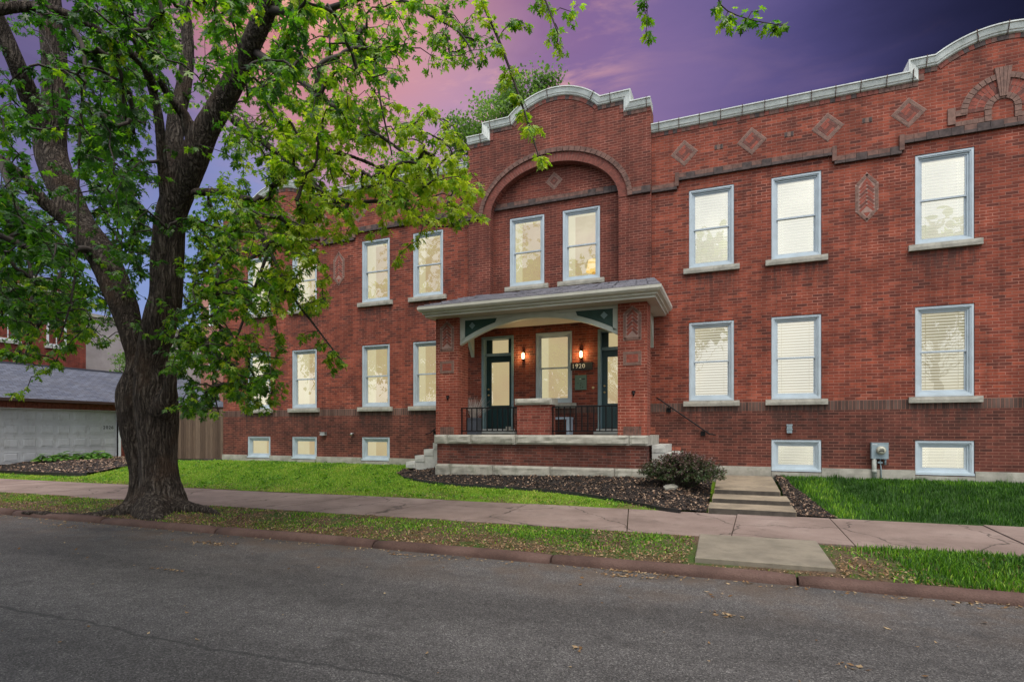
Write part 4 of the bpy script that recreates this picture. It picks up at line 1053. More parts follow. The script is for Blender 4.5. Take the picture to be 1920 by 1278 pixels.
def edging(pts, label, w=.02, h=.065):
    b = MB(); n = len(pts); rows = []
    for k, (x, y) in enumerate(pts):
        d = (Vector(pts[min(k+1, n-1)])-Vector(pts[max(k-1, 0)])).normalized(); nx, ny = d.y*w, -d.x*w
        z = lz(x, min(y, 0)); rows.append([b.vert((x+nx, y+ny, z-.1)), b.vert((x+nx, y+ny, z+h)), b.vert((x-nx, y-ny, z+h)), b.vert((x-nx, y-ny, z-.1))])
    for r0, r1 in zip(rows[:-1], rows[1:]):
        for k in range(3): b.face((r0[k], r1[k], r1[k+1], r0[k+1]))
    b.face(rows[0]); b.face(rows[-1][::-1])
    return tag(b.build('garden_edging', m_black), label, 'edging')
def smooth2(pts, n=5):
    o = []; q = [pts[0]]+list(pts)+[pts[-1]]
    for i in range(1, len(q)-2):
        p0, p1, p2, p3 = (np.array(q[i+k], float) for k in (-1, 0, 1, 2))
        for k in range(n):
            t = k/n; o.append(tuple(.5*((2*p1)+(-p0+p2)*t+(2*p0-5*p1+4*p2-p3)*t*t+(-p0+3*p1-3*p2+p3)*t**3)))
    return o+[tuple(pts[-1])]
edging(smooth2(curve[2:]), 'curving black plastic edging between the porch mulch bed and the grass')
edging(smooth2([Gl(*p) for p in ((-60, 884), (0, 887), (80, 891), (150, 893), (165, 890))]), 'straight black edging along the mulch bed by the garage', .03, .12)
edging([(-22, .85), (-19, .30), (-17.7, -.25)], 'black edging of the mulch strip in front of the wooden fence', .02, .08)
b = MB(); x, y = Gz(1257, 916, bz); z = bz(x, y)+.02
b.prism([(-.15, -.10), (.08, -.12), (.19, -.02), (.10, .11), (-.09, .12), (-.17, .03)], 0, .05, 0, 'z')
o = b.build('flat_rock', m_step, loc=(x, y, z)); o.rotation_euler = (R(18), R(-6), .3)
o.scale = (.8, .8, .8); o.data.materials[0] = m_fstone; tag(o, 'flat pale grey rock lying in the mulch before the purple shrub', 'rock')

# grass ---------------------------------------------------------------------
def nz(p, s, o=0.): return np.array([noise.noise(Vector((x*s, y*s, o))) for x, y in p])
def blades(name, pts, zf, h0, h1, w, tint, lean=.45):
    n = len(pts); h = rng.uniform(h0, h1, n)*(.75+1.1*np.clip(nz(pts, 2.6, 11.)+.25*nz(pts, 7., 3.), 0, 1)); a = rng.random(n)*6.283; l = np.abs(rng.normal(0, lean, n))*h
    z = np.array([zf(x, y) for x, y in pts])-.005; c = np.c_[pts, z]
    d = np.c_[np.cos(a), np.sin(a), 0*a]; e = np.c_[-np.sin(a), np.cos(a), 0*a]*w/2
    up = np.array([0, 0, 1.]); m1 = c+d*(l*.3)[:, None]+up*(h*.55)[:, None]; m2 = c+d*l[:, None]+up*(h*(1-.25*np.minimum(1, l/h)))[:, None]
    V = np.stack([c-e, c+e, m1+e*.8, m1-e*.8, m2], 1)
    base = (np.arange(n)*5)[:, None]; F = np.concatenate([base+[0, 1, 2], base+[0, 2, 3], base+[3, 2, 4]])
    return tag(fast_mesh(name, V.reshape(-1, 3), F, m_grass, attr={'tint': np.repeat(tint, 5)}), kind='stuff')
steps_p = [(-.44, -4.1), (1.02, -4.1), (1.0, 0), (-.44, 0)]
R_lawn = [(1.62, -3.93), (14, -3.93), (14, -.06), (1.05, -.06), (1.15, -1.5), (1.36, -2.5), (1.50, -3.3)]
pp = sample(R_lawn, 52000); t = .22+.15*rng.normal(0, 1, len(pp))+.28*nz(pp, .8)+.2*nz(pp, 3., 4.)+.3*np.exp(-((pp[:, 0]-1.7)/.35)**2)
pp2 = pp[pp[:, 0] < 8.5]; blades('lawn_grass', pp2, lz, .06, .13, .011, t[pp[:, 0] < 8.5])
L_lawn = [(-26, -3.93), (-1.3, -3.93), (-1.3, -3.8), (-8.0, -.9), (-8.1, -.1), (-17.1, -.1), (-24, .8)]
pp = sample(L_lawn, 78000, [bed, lbed, fbed]); f = nz(pp, .9); g2 = (pp[:, 1]+3.9)/3.0+f*.8
t = .70+.16*rng.normal(0, 1, len(pp))+.30*f+.12*nz(pp, 3.5, 2.)+.10*np.clip((pp[:, 0]+9)/5, 0, 1)
k = rng.random(len(pp)) < np.clip(.50+.65*g2+.5*nz(pp, 2.2, 9.), .10, 1); blades('lawn_grass', pp[k], lz, .03, .075, .014, t[k], .7)
verge = [(-22, -7.9), (9, -7.9), (9, -6.36), (-22, -6.36)]; slab = [(-.48, -7.85), (1.07, -7.85), (1.07, -6.1), (-.48, -6.1)]
pp = sample(verge, 110000, [slab]); f = nz(pp, 1.1, 5.); x, y = pp[:, 0], pp[:, 1]
lush = np.clip((x-1.35)/.9+f*1.2, 0, 1)*(x > 1.05)
midg = np.exp(-((x+2.2)/1.5)**2)*np.clip((y+7.6)/.5, 0, 1)*np.clip(.75+f*1.3, 0, 1)
left = np.clip(.25+1.3*f+(y+7.3)*.35, 0, 1)*.6*(x < -3)*(1-.92*np.exp(-((x+10.4)/1.7)**2))
k = rng.random(len(pp)) < np.clip(np.maximum(np.maximum(lush, midg), left*(1-.55*np.clip((-7.2-y)/.5, 0, 1))), .04, 1)
hh = lush > .4
t = .46+.17*rng.normal(0, 1, len(pp))+.25*f
q = k & hh; blades('verge_grass', pp[q], vz, .05, .13, .011, t[q]-.08, .55)
q = k & ~hh; blades('verge_grass', pp[q], vz, .02, .055, .016, t[q]+.06, .8)
q = rng.random(len(pp)) < np.clip(.13-.1*np.maximum(lush, midg)+.07*(f < 0)+.22*np.clip((-7.1-y)/.6, 0, 1)*(1-lush)*(x > -9), .01, 1)
ll = pp[q]; flakes('leaf_litter', ll, vz, .018, .048, .45, m_litter, rng.random(len(ll))*.9, .02)
pp = sample([(-8, -3.9), (-1.2, -3.9), (-1.2, -3.5), (-8, -3.3)], 500, [bed]); flakes('leaf_litter', pp, lz, .02, .05, .5, m_litter, rng.random(500), .03)
pp = sample([(-20, -3.92), (-6, -3.92), (-6, -3.55), (-20, -3.45)], 700, [bed, lbed]); flakes('leaf_litter', pp, lz, .02, .045, .5, m_litter, rng.random(700), .04)
pp = sample(L_lawn, 900, [bed, lbed, fbed]); flakes('leaf_litter', pp, lz, .02, .05, .5, m_litter, rng.random(900), .05)
cw = sample(L_lawn, 330, [bed, lbed, fbed]); ww = np.repeat(cw, 16, 0)+rng.normal(0, .075, (330*16, 2))
ww = ww[(ww[:, 1] > -3.9) & (ww[:, 1] < -.1) & ~inside(bed, ww[:, 0], ww[:, 1])]
flakes('lawn_weeds', ww, lz, .03, .075, .7, m_grass, np.clip(rng.normal(.52, .16, len(ww)), 0, .8), .05, tilt=.6)
# litter on the road: a line along the gutter, a few clumps, scattered flakes
rz = lambda x, y: tz(x)+.001
cl = [np.c_[rng.uniform(-20, 9, 650), -8.17-np.abs(rng.normal(0, .09, 650))]]
for px, py, n, sx, sy in ((1180, 1067, 60, .16, .05), (1170, 1078, 60, .18, .04), (1260, 1079, 30, .12, .03), (1358, 1153, 26, .07, .05), (1350, 1115, 8, .08, .05), (310, 1062, 26, .16, .02), (385, 1012, 60, .3, .06), (120, 978, 60, .3, .06), (405, 1015, 40, .15, .05), (830, 1045, 14, .1, .03), (1596, 1250, 8, .05, .02), (1080, 1215, 6, .04, .02), (760, 1037, 30, .14, .03)):
    x, y = G(px, py, .0); cl.append(np.c_[rng.normal(x, sx, n), np.minimum(rng.normal(y, sy, n), -8.17)])
xs_ = np.linspace(0, 1, 420); x0, y0 = G(1640, 1100, 0); x1, y1 = G(1890, 1137, 0)
cl.append(np.c_[x0+(x1-x0)*xs_+rng.normal(0, .025, 420), y0+(y1-y0)*xs_+rng.normal(0, .018, 420)+.02*np.sin(xs_*14)])
cl.append(np.c_[rng.uniform(-14, 5, 170), rng.uniform(-12.2, -8.2, 170)])
ll = np.vstack(cl); flakes('leaf_litter', ll, rz, .02, .06, .5, m_litter, rng.random(len(ll)), .008, tilt=.25)

# ------------------------------------------------------------------ neighbours on the left
def far_window(parent, X, y, z0, z1, w=.9):
    h = w/2
    f = MB()
    def yb(y0, y1, a, b, x0, x1, m=0): f.box(X+x0, X+x1, y0, y1, a, b, m)
    yb(y-h, y-h+.09, z0, z1, -.10, .05); yb(y+h-.09, y+h, z0, z1, -.10, .05); yb(y-h+.09, y+h-.09, z1-.10, z1, -.10, .05); yb(y-h+.09, y+h-.09, z0, z0+.10, -.10, .05)
    zm = (z0+z1)/2; yb(y-h+.09, y+h-.09, zm-.04, zm+.04, -.09, .02)
    yb(y-.022, y+.022, z0+.10, zm-.04, -.09, .01); yb(y-.022, y+.022, zm+.04, z1-.10, -.09, .01)
    w_ = f.build('window', m_white, parent)
    g = MB(); g.quad((X-.06, y-h+.05, z0+.05), (X-.06, y+h-.05, z0+.05), (X-.06, y+h-.05, z1-.05), (X-.06, y-h+.05, z1-.05)); g.build('pane', m_dglass, w_)
    s = MB(); s.box(X-.05, X+.10, y-h-.08, y+h+.08, z0-.14, z0-.003); s.build('sill', m_step, w_)
def dglass():
    m, nt, out = new_mat('dark_window_glass'); finish(nt, out, (.020, .034, .036), .06, spec=.9); return m
m_dglass = dglass()
def local_build(mb, name, mats, root):
    o = mb.build(name, mats, root); o.location = -Vector(root.location); return o
r = empty('garage', (0, 0, 0), 'low brick garage with blue grey shingle roof and white panelled door numbered 2026', 'garage')
GX, GY0, GY1 = -26., -9., 7.6
b = MB(); D0, D1, DZ0, DZ1 = -2.80, 2.08, .25, 2.43
b.box(GX-7, GX-.25, GY0, GY1, 0, 2.76); b.box(GX-.25, GX, GY0, D0, 0, 2.76); b.box(GX-.25, GX, D1, GY1, 0, 2.76); b.box(GX-.25, GX, D0, D1, DZ1, 2.45)
b.build('garage_wall', m_far, r)
b = MB()
y = D0
while y < D1-.05: b.box(GX-.2, GX+.012+.012*(int(y*14) % 2), y+.004, y+.068, 2.455, 2.70); y += .072
b.box(GX-.25, GX-.0, D0, D1, 2.705, 2.76); b.build('soldier_row', m_ring, r)
d = MB(); d.box(GX-.16, GX-.12, D0, D1, DZ0, DZ1)
nr_, nc_ = 4, 8; ph_, pw_ = (DZ1-DZ0)/nr_, (D1-D0)/nc_
for i in range(nr_):
    d.box(GX-.121, GX-.105, D0, D1, DZ0+i*ph_+.006, DZ0+(i+1)*ph_-.006)
    for j in range(nc_):
        y0, y1, z0, z1 = D0+j*pw_+.05, D0+(j+1)*pw_-.05, DZ0+i*ph_+.085, DZ0+(i+1)*ph_-.085; x = GX-.105
        for a, bb, c, e in ((y0, y1, z0, z0+.022), (y0, y1, z1-.022, z1), (y0, y0+.022, z0+.022, z1-.022), (y1-.022, y1, z0+.022, z1-.022)): d.box(x, x+.012, a, bb, c, e)
        i0 = len(d.v); k = .07
        d.v += [(x+.0005, y0+.03, z0+.03), (x+.0005, y1-.03, z0+.03), (x+.0005, y1-.03, z1-.03), (x+.0005, y0+.03, z1-.03), (x+.014, y0+k, z0+k), (x+.014, y1-k, z0+k), (x+.014, y1-k, z1-k), (x+.014, y0+k, z1-k)]
        for q in ((4, 5, 6, 7), (0, 1, 5, 4), (1, 2, 6, 5), (2, 3, 7, 6), (3, 0, 4, 7)): d.face([i0+t for t in q])
m_gdoor = plain('garage_door_paint', (.40, .41, .42), .5, .10, 1.2, stain=(.30, .30, .29))
dr = d.build('garage_door', m_gdoor, r)
f = MB()
for a, c in ((D0-.10, D0), (D1, D1+.10)): f.box(GX-.12, GX+.025, a, c, .15, DZ1+.02)
f.box(GX-.12, GX+.025, D0, D1, DZ1+.001, DZ1+.02); f.build('door_frame', m_white, r)
text_mesh('digits', '2026', .20, m_black, dr, (GX-.085, 1.70, 1.69), (R(90), 0, R(90)))
b = MB(); ze, zr = 2.74, 4.45
b.prism([(GX+.30, ze), (GX+.30, ze+.09), (GX-3.3, zr+.06), (GX-3.3, zr)], GY0-.3, GY1+.3); b.prism([(GX-3.3, zr), (GX-3.3, zr+.06), (GX-7.3, ze+.09), (GX-7.3, ze)], GY0-.3, GY1+.3)
for v in range(len(b.v)): pass
b.build('garage_roof', m_shing, r)
b = MB(); b.box(GX+.305, GX+.40, GY0-.3, GY1+.3, ze-.03, ze+.085); b.build('gutter', plain('brown_gutter', (.045, .025, .02), .5), r)
b = MB(); b.box(GX-3.4, GX-3.2, GY0-.3, GY1+.3, zr+.03, zr+.10); b.build('ridge_cap', plain('ridge_shingle', (.06, .065, .085), .8), r)
b = MB(); b.prism([(GX, 2.76), (GX-3.3, 4.43), (GX-7, 2.76)], GY1-.2, GY1); b.prism([(GX, 2.76), (GX-3.3, 4.43), (GX-7, 2.76)], GY0, GY0+.2); b.build('gable_wall', m_far, r)

r = empty('apartment_house', (0, 0, 0), 'red brick apartment house with white windows behind the garage at far left', 'building')
b = MB(); b.box(-44, -33, -14, 4.8, 0, 9.3); b.build('brick_wall', m_far, r)
b = MB(); b.box(-44.1, -32.9, -14.1, 4.9, 9.3, 9.45); b.box(-33, -32.93, -14, 4.8, 8.75, 8.86); b.build('coping', m_stone, r)
for y in (3.38, 1.30, -1.2, -3.3):
    far_window(r, -33, y, 5.98, 8.32)
far_window(r, -33, 3.38, 2.6, 4.6); far_window(r, -33, 1.3, 2.6, 4.6)
m_stucco = plain('grey_stucco', (.36, .32, .33), .9, .12, 1.5)
r = empty('stucco_house', (0, 0, 0), 'plain pale grey stucco house beyond the red apartment house', 'building')
b = MB(); b.box(-46, -37, 5.6, 16, 0, 8.6); b.build('stucco_wall', m_stucco, r)
b = MB(); b.box(-46.15, -36.85, 5.45, 16.15, 8.6, 8.8); b.build('coping', m_stone, r)
for y in (11, 13.4): far_window(r, -37, y, 5, 7)
r = empty('row_house', (0, 0, 0), 'tall pale red brick house seen through leaves left of the main building', 'building')
b = MB(); b.box(-37, -29, 15, 25, 0, 12.5); b.build('brick_wall', plain('faded_brick', (.33, .15, .12), .9, .2, 4.), r)
b = MB(); b.box(-37.15, -28.85, 14.85, 25.1, 12.5, 12.75); b.build('cornice', m_white, r)
for z in (2.5, 6, 9.3):
    for x in (-35.6, -33.2, -30.8):
        f = MB(); ring_pts(f, x-.5, x+.5, z, z+2, .1, 14.95, 15.1); w_ = f.build('window', m_white, r)
        g = MB(); g.quad((x-.42, 14.99, z+.08), (x+.42, 14.99, z+.08), (x+.42, 14.99, z+1.92), (x-.42, 14.99, z+1.92)); g.build('pane', m_dglass, w_)
# wooden fence
def wood_mat():
    m, nt, out = new_mat('fence_cedar'); ps = pos(nt); s = N(nt, 'ShaderNodeSeparateXYZ', {0: ps})
    rn = N(nt, 'ShaderNodeTexWhiteNoise', {'W': M(nt, 'FLOOR', M(nt, 'DIVIDE', s.outputs[0], .14))}, noise_dimensions='1D').outputs['Value']
    c = RAMP(nt, rn, [(0, (.075, .046, .028)), (.5, (.118, .076, .047)), (1, (.16, .11, .072))])
    g = NOI(nt, ps, 9., 5., .6, (6, 6, .4)); f = MR(nt, g, .3, .7, .7, 1.15); c = MIX(nt, 1., c, N(nt, 'ShaderNodeCombineXYZ', {0: f, 1: f, 2: f}).outputs[0], 'MULTIPLY')
    finish(nt, out, c, .85, g, .4, .01); return m
m_wood = wood_mat()
r = empty('wooden_fence', (-19.6, 1.5, .3), 'tall weathered cedar board fence between the garage and the brick building', 'fence')
b = MB(); x = -2.66; k = 0
while x < 2.46:
    zt_ = 2.06+.12*math.cos((x+.6)*.9)+random.uniform(-.012, .012)
    b.box(x, x+.132, -.012+random.uniform(-.004, .004), .012, -.05, zt_); x += .14
b.build('board_panel', m_wood, r)
b = MB()
for z in (.3, 1.1, 1.85): b.box(-2.66, 2.55, .016, .06, z, z+.09)
b.build('rail', m_wood, r)
for x in (-2.6, -.1, 2.48):
    b = MB(); b.box(x-.05, x+.05, .061, .16, -.2, 2.0); b.build('post', m_wood, r)

# ------------------------------------------------------------------ foliage
HALF = [(0, 0), (.09, -.03), (.34, -.12), (.22, .07), (.15, .16), (.40, .28), (.64, .56), (.42, .50), (.40, .64), (.25, .48), (.12, .42), (.15, .62), (.28, .80), (.12, .80), (0, 1.12)]
MAPLE = [(0, .28)]+HALF+[(-x, y) for x, y in HALF[-2:0:-1]]
SIMPLE = [(0, .45), (0, 0), (.26, .18), (.36, .5), (.2, .82), (0, 1.05), (-.2, .82), (-.36, .5), (-.26, .18)]
def leaves(name, p, d, n, size, tint, mat, parent=None, shape=MAPLE, curl=.35):
    T = np.array(shape); k = len(T); N_ = len(p)
    d = d/np.linalg.norm(d, axis=1)[:, None]; s = np.cross(d, n); s /= np.linalg.norm(s, axis=1)[:, None]+1e-9; n = np.cross(s, d)
    cu = curl*(.4+1.2*rng.random(N_))
    tx, ty = T[:, 0], T[:, 1]
    bz_ = -(tx**2)[None, :]*cu[:, None]*1.2-(ty**2)[None, :]*cu[:, None]*.5+(np.abs(tx))[None, :]*(.25*rng.random(N_))[:, None]
    V = p[:, None, :]+size[:, None, None]*(s[:, None, :]*tx[None, :, None]+d[:, None, :]*ty[None, :, None]+n[:, None, :]*bz_[:, :, None])
    tri = np.array([(0, j, j+1 if j+1 < k else 1) for j in range(1, k)])
    F = (np.arange(N_)*k)[:, None, None]+tri[None]
    return fast_mesh(name, V.reshape(-1, 3), F.reshape(-1, 3), mat, parent, {'tint': np.repeat(tint, k)})
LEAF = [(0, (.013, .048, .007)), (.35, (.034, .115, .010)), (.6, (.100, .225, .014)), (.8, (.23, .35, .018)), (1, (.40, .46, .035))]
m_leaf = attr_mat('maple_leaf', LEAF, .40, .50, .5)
m_leaf2 = attr_mat('distant_leaf', [(0, (.055, .11, .030)), (.6, (.12, .21, .055)), (1, (.20, .30, .09))], .5, .45, .4)
def bark_mat():
    m, nt, out = new_mat('maple_bark'); ps = pos(nt)
    wv = N(nt, 'ShaderNodeTexNoise', {'Vector': ps, 'Scale': 2.2, 'Detail': 3.}).outputs['Color']
    p2 = N(nt, 'ShaderNodeVectorMath', {0: ps, 1: N(nt, 'ShaderNodeVectorMath', {0: wv, 'Scale': .16}, operation='SCALE').outputs[0]}, operation='ADD').outputs[0]
    def ridge(sc, z):
        n = NOI(nt, p2, sc, 2.5, .5, (1, 1, z)); return M(nt, 'MULTIPLY', M(nt, 'ABSOLUTE', M(nt, 'SUBTRACT', n, .5)), 5.5, clamp=True)
    r1, r2 = ridge(15., .085), ridge(27., .13); f = NOI(nt, p2, 60., 5., .7, (1, 1, .35)); cross = NOI(nt, p2, 34., 3., .6, (.5, .5, 1.))
    h = M(nt, 'ADD', M(nt, 'MULTIPLY', r1, .62), M(nt, 'ADD', M(nt, 'MULTIPLY', r2, .30), M(nt, 'MULTIPLY', f, .30)))
    h = M(nt, 'MULTIPLY', h, MR(nt, cross, .30, .48, .62, 1.))
    c = RAMP(nt, h, [(.10, (.008, .006, .005)), (.42, (.047, .036, .029)), (.75, (.105, .084, .068)), (1.0, (.165, .14, .12))])
    c = MIX(nt, MR(nt, NOI(nt, ps, 1.5, 4.), .5, .72, 0, .5), c, (.085, .050, .031))
    finish(nt, out, c, .92, h, 1., .06, .2); return m
m_bark = bark_mat()
m_twig = plain('twig_bark', (.035, .026, .021), .9, .25, 8.)
def spline(nodes, step=.10):                         # (px,py,Z,rpx) -> smoothed centre line in the world with radii
    q = [(*W3(a, b, z), r*z/FPX) for a, b, z, r in nodes]; q = [q[0]]+q+[q[-1]]; o = []
    for i in range(1, len(q)-2):
        p0, p1, p2, p3 = (np.array(q[i+k]) for k in (-1, 0, 1, 2)); n = max(1, int(np.linalg.norm(p2[:3]-p1[:3])/step))
        for k in range(n):
            t = k/n; o.append(.5*((2*p1)+(-p0+p2)*t+(2*p0-5*p1+4*p2-p3)*t*t+(-p0+3*p1-3*p2+p3)*t**3))
    o.append(np.array(q[-1])); return np.array(o)
LIMBS = [
 [(306, 1000, 10.7, 60), (305, 955, 10.7, 46), (303, 923, 10.7, 38), (299, 893, 10.7, 33), (296, 856, 10.7, 31), (295, 780, 10.7, 35), (292, 735, 10.7, 35), (284, 682, 10.7, 27), (293, 630, 10.7, 28), (303, 593, 10.7, 30), (311, 555, 10.7, 28), (314, 480, 10.7, 28), (322, 400, 10.6, 26), (345, 340, 10.5, 26), (366, 290, 10.4, 25), (388, 240, 10.3, 22), (412, 200, 10.2, 21), (445, 140, 10, 19), (468, 90, 9.8, 18), (490, 40, 9.6, 18), (515, -20, 9.4, 17), (545, -120, 9.2, 14)],
 [(262, 1000, 10.85, 50), (264, 955, 10.85, 36), (268, 923, 10.85, 26), (268, 893, 10.85, 23), (263, 856, 10.85, 23), (257, 780, 10.85, 31), (255, 735, 10.85, 31), (258, 682, 10.85, 19), (248, 630, 10.9, 20), (238, 593, 10.95, 22), (225, 555, 11, 25), (192, 480, 11.2, 26), (150, 420, 11.5, 25), (118, 350, 11.7, 26), (96, 290, 11.9, 26), (95, 240, 11.9, 25), (104, 190, 11.9, 22), (103, 130, 11.9, 20), (98, 60, 11.9, 20), (92, -10, 11.9, 18), (85, -110, 11.8, 15)],
 [(95, 260, 11.9, 22), (60, 190, 11.5, 18), (35, 130, 11.1, 15), (10, 70, 10.9, 14), (-25, -10, 10.6, 12)],
 [(150, 430, 11.5, 14), (95, 390, 11.3, 12), (45, 340, 11, 12), (0, 300, 10.7, 10), (-60, 270, 10.2, 8)],
 [(318, 420, 10.7, 20), (326, 340, 10.85, 17), (326, 280, 11, 16), (331, 220, 11.2, 15), (345, 160, 11.3, 13), (352, 90, 11.4, 11), (345, 0, 11.4, 9), (330, -80, 11.4, 7)],
 [(314, 390, 10.5, 12), (304, 300, 10.2, 9), (298, 225, 10, 8.5), (286, 170, 9.8, 8), (268, 120, 9.4, 7), (250, 60, 9, 6), (245, 0, 8.7, 5)],
 [(366, 280, 10.4, 14), (345, 215, 10.2, 10), (322, 190, 10, 8), (300, 150, 9.7, 6)],
 [(-90, 25, 6.6, 11), (-20, 20, 6.8, 11), (60, 12, 7.2, 10), (130, 30, 7.6, 9.5), (200, 70, 8, 9), (265, 118, 8.5, 8), (290, 170, 9.2, 8)],
 [(300, 775, 10.5, 22), (316, 735, 10.40, 13), (321, 700, 10.42, 9), (314, 678, 10.5, 6)],
 [(300, 955, 10.6, 36), (345, 952, 10.45, 16), (395, 958, 10.2, 7), (450, 996, 9.5, 4), (500, 1006, 9.3, 2)],
 [(268, 958, 10.6, 36), (215, 966, 10.35, 15), (150, 970, 10.2, 9), (90, 964, 10.4, 6), (40, 960, 10.6, 3)],
 [(290, 960, 10.4, 40), (292, 985, 9.8, 20), (330, 1000, 9.55, 8)],
 [(440, 225, 10.1, 10), (480, 255, 9.8, 7), (520, 285, 9.5, 6.5), (560, 290, 9.3, 6), (620, 285, 9.1, 5), (690, 305, 8.9, 4), (760, 345, 8.7, 3)],
 [(365, 362, 10.4, 9), (410, 360, 10, 6.5), (450, 375, 9.7, 5.5), (485, 420, 9.4, 5), (500, 480, 9.1, 4)],
]
THIN = [
 [(485, 420, 9.4, 4), (540, 540, 8.9, 3), (590, 610, 8.7, 2), (642, 678, 8.6, 1.2)],
 [(500, 480, 9.1, 3), (470, 560, 8.9, 2.5), (440, 640, 8.8, 2), (400, 700, 8.8, 1.6), (410, 775, 8.8, 1.2)],
 [(480, 100, 9.8, 8), (560, 150, 9.3, 5), (640, 210, 8.9, 4), (720, 260, 8.6, 3), (800, 320, 8.4, 2), (880, 385, 8.2, 1.2)],
 [(520, 285, 9.5, 5), (570, 330, 9.2, 4), (640, 375, 9., 4), (740, 380, 8.7, 3), (800, 420, 8.5, 2), (850, 425, 8.4, 1.2)],
 [(505, 20, 9.5, 9), (600, 20, 9, 6), (720, -20, 8.5, 5), (820, -50, 8.1, 4), (885, -30, 7.9, 3.2), (920, 40, 7.7, 2.8), (952, 120, 7.6, 2.4), (985, 215, 7.5, 1.9), (1012, 300, 7.45, 1.2)],
 [(820, -50, 8.1, 3.5), (950, -60, 7.7, 3), (1010, -20, 7.4, 2), (1045, 60, 7.2, 1.3)],
 [(950, -60, 7.7, 3), (1100, -100, 7.1, 2.6), (1250, -95, 6.6, 2), (1335, -50, 6.3, 1.5), (1352, 10, 6.2, 1.2), (1400, 35, 6.2, .9), (1465, 48, 6.2, .7)],
 [(1100, -100, 7.1, 2), (1190, -60, 6.8, 1.5), (1212, 0, 6.7, 1), (1211, 70, 6.7, .7)],
 [(600, 20, 9, 4), (650, 80, 8.7, 3.2), (700, 130, 8.5, 2.6), (715, 200, 8.4, 2), (735, 290, 8.4, 1.5)],
 [(720, -20, 8.5, 4), (790, 20, 8.2, 3), (860, 60, 8., 2), (890, 110, 7.9, 1.3)],
 [(60, 12, 7.2, 7), (140, 60, 7, 5), (160, 130, 6.8, 3), (150, 240, 6.6, 2.2), (140, 520, 6.6, 1.8), (110, 640, 6.6, 1.2)],
 [(0, 300, 10.7, 6), (40, 420, 9, 4), (60, 540, 8.5, 3), (50, 640, 8.3, 1.8)],
 [(186, 480, 11.3, 10), (140, 470, 10.4, 5), (95, 560, 9.6, 3.5), (45, 670, 9.2, 2)],
]
tree = empty('maple_tree', W3(288, 960, 10.7), 'large old maple with furrowed twin trunk and hanging green branches beside the kerb', 'tree')
T0 = Vector(tree.location)
limb_pts = [spline(l) for l in LIMBS]; thin_pts = [spline(l) for l in THIN]
tb = MB()
for q in limb_pts: tb.tube([Vector(p[:3]) for p in q], [p[3] for p in q], 18)
raw = tb.build('trunk_raw', m_bark)
rm = raw.modifiers.new('r', 'REMESH'); rm.mode = 'VOXEL'; rm.voxel_size = .032; rm.use_smooth_shade = True
sm = raw.modifiers.new('s', 'SMOOTH'); sm.iterations = 6; sm.factor = .5
bpy.context.view_layer.update()
me = bpy.data.meshes.new_from_object(raw.evaluated_get(bpy.context.evaluated_depsgraph_get())); bpy.data.objects.remove(raw)
me.name = 'trunk'; nv = len(me.vertices)
co = np.empty(nv*3, np.float32); me.vertices.foreach_get('co', co); co = co.reshape(-1, 3)
no = np.empty(nv*3, np.float32); me.vertices.foreach_get('normal', no); no = no.reshape(-1, 3)
dsp = np.array([noise.noise(Vector((x*9, y*9, z*1.3)))*.6+noise.noise(Vector((x*3.2, y*3.2, z*.8)))*.6+noise.noise(Vector((x*19, y*19, z*4)))*.3 for x, y, z in co])
thick = np.clip(1.6-(co[:, 2]-.2)/5., .25, 1.6); co = co+no*(dsp*.020*thick)[:, None]
me.vertices.foreach_set('co', (co-np.array(T0)).ravel()); me.polygons.foreach_set('use_smooth', np.ones(len(me.polygons), bool)); me.update()
me.materials.clear(); me.materials.append(m_bark)
trunk = bpy.data.objects.new('trunk', me); COL.objects.link(trunk); trunk.parent = tree

# where the photograph shows the crown: ellipses (px, py, rx, ry), nearest and farthest distance, clusters, lightness
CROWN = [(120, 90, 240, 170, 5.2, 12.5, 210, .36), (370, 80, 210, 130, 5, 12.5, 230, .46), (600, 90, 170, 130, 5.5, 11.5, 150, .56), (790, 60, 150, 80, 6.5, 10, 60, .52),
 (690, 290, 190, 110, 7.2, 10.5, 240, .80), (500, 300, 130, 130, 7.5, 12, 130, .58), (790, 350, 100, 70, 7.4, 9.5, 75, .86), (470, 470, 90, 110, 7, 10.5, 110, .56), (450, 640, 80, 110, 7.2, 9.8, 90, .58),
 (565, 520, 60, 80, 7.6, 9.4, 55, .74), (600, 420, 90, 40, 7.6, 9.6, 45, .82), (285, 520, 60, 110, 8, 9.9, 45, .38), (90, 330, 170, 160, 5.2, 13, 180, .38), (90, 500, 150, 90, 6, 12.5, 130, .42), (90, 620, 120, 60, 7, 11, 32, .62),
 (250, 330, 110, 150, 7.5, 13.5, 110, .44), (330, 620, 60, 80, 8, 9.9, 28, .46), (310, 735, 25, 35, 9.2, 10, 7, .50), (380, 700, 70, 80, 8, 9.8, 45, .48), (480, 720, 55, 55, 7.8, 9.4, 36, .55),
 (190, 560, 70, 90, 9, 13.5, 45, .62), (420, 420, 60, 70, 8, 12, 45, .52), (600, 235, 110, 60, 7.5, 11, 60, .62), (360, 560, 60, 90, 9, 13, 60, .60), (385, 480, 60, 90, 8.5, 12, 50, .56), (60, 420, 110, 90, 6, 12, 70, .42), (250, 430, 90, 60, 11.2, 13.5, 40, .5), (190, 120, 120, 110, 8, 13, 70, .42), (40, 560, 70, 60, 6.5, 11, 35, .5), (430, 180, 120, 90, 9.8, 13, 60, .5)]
def cl_img(w):
    d = Vector(w)-cam.location; z = -d.x*S_+d.y*C_; return CX+FPX*(d.x*C_+d.y*S_)/z, HY-FPX*d.z/z, z
limb_img = np.array([(*cl_img(p[:3]), p[3]*FPX/cl_img(p[:3])[2]) for q in limb_pts[:7] for p in q[::2] if p[2] > 2.5])
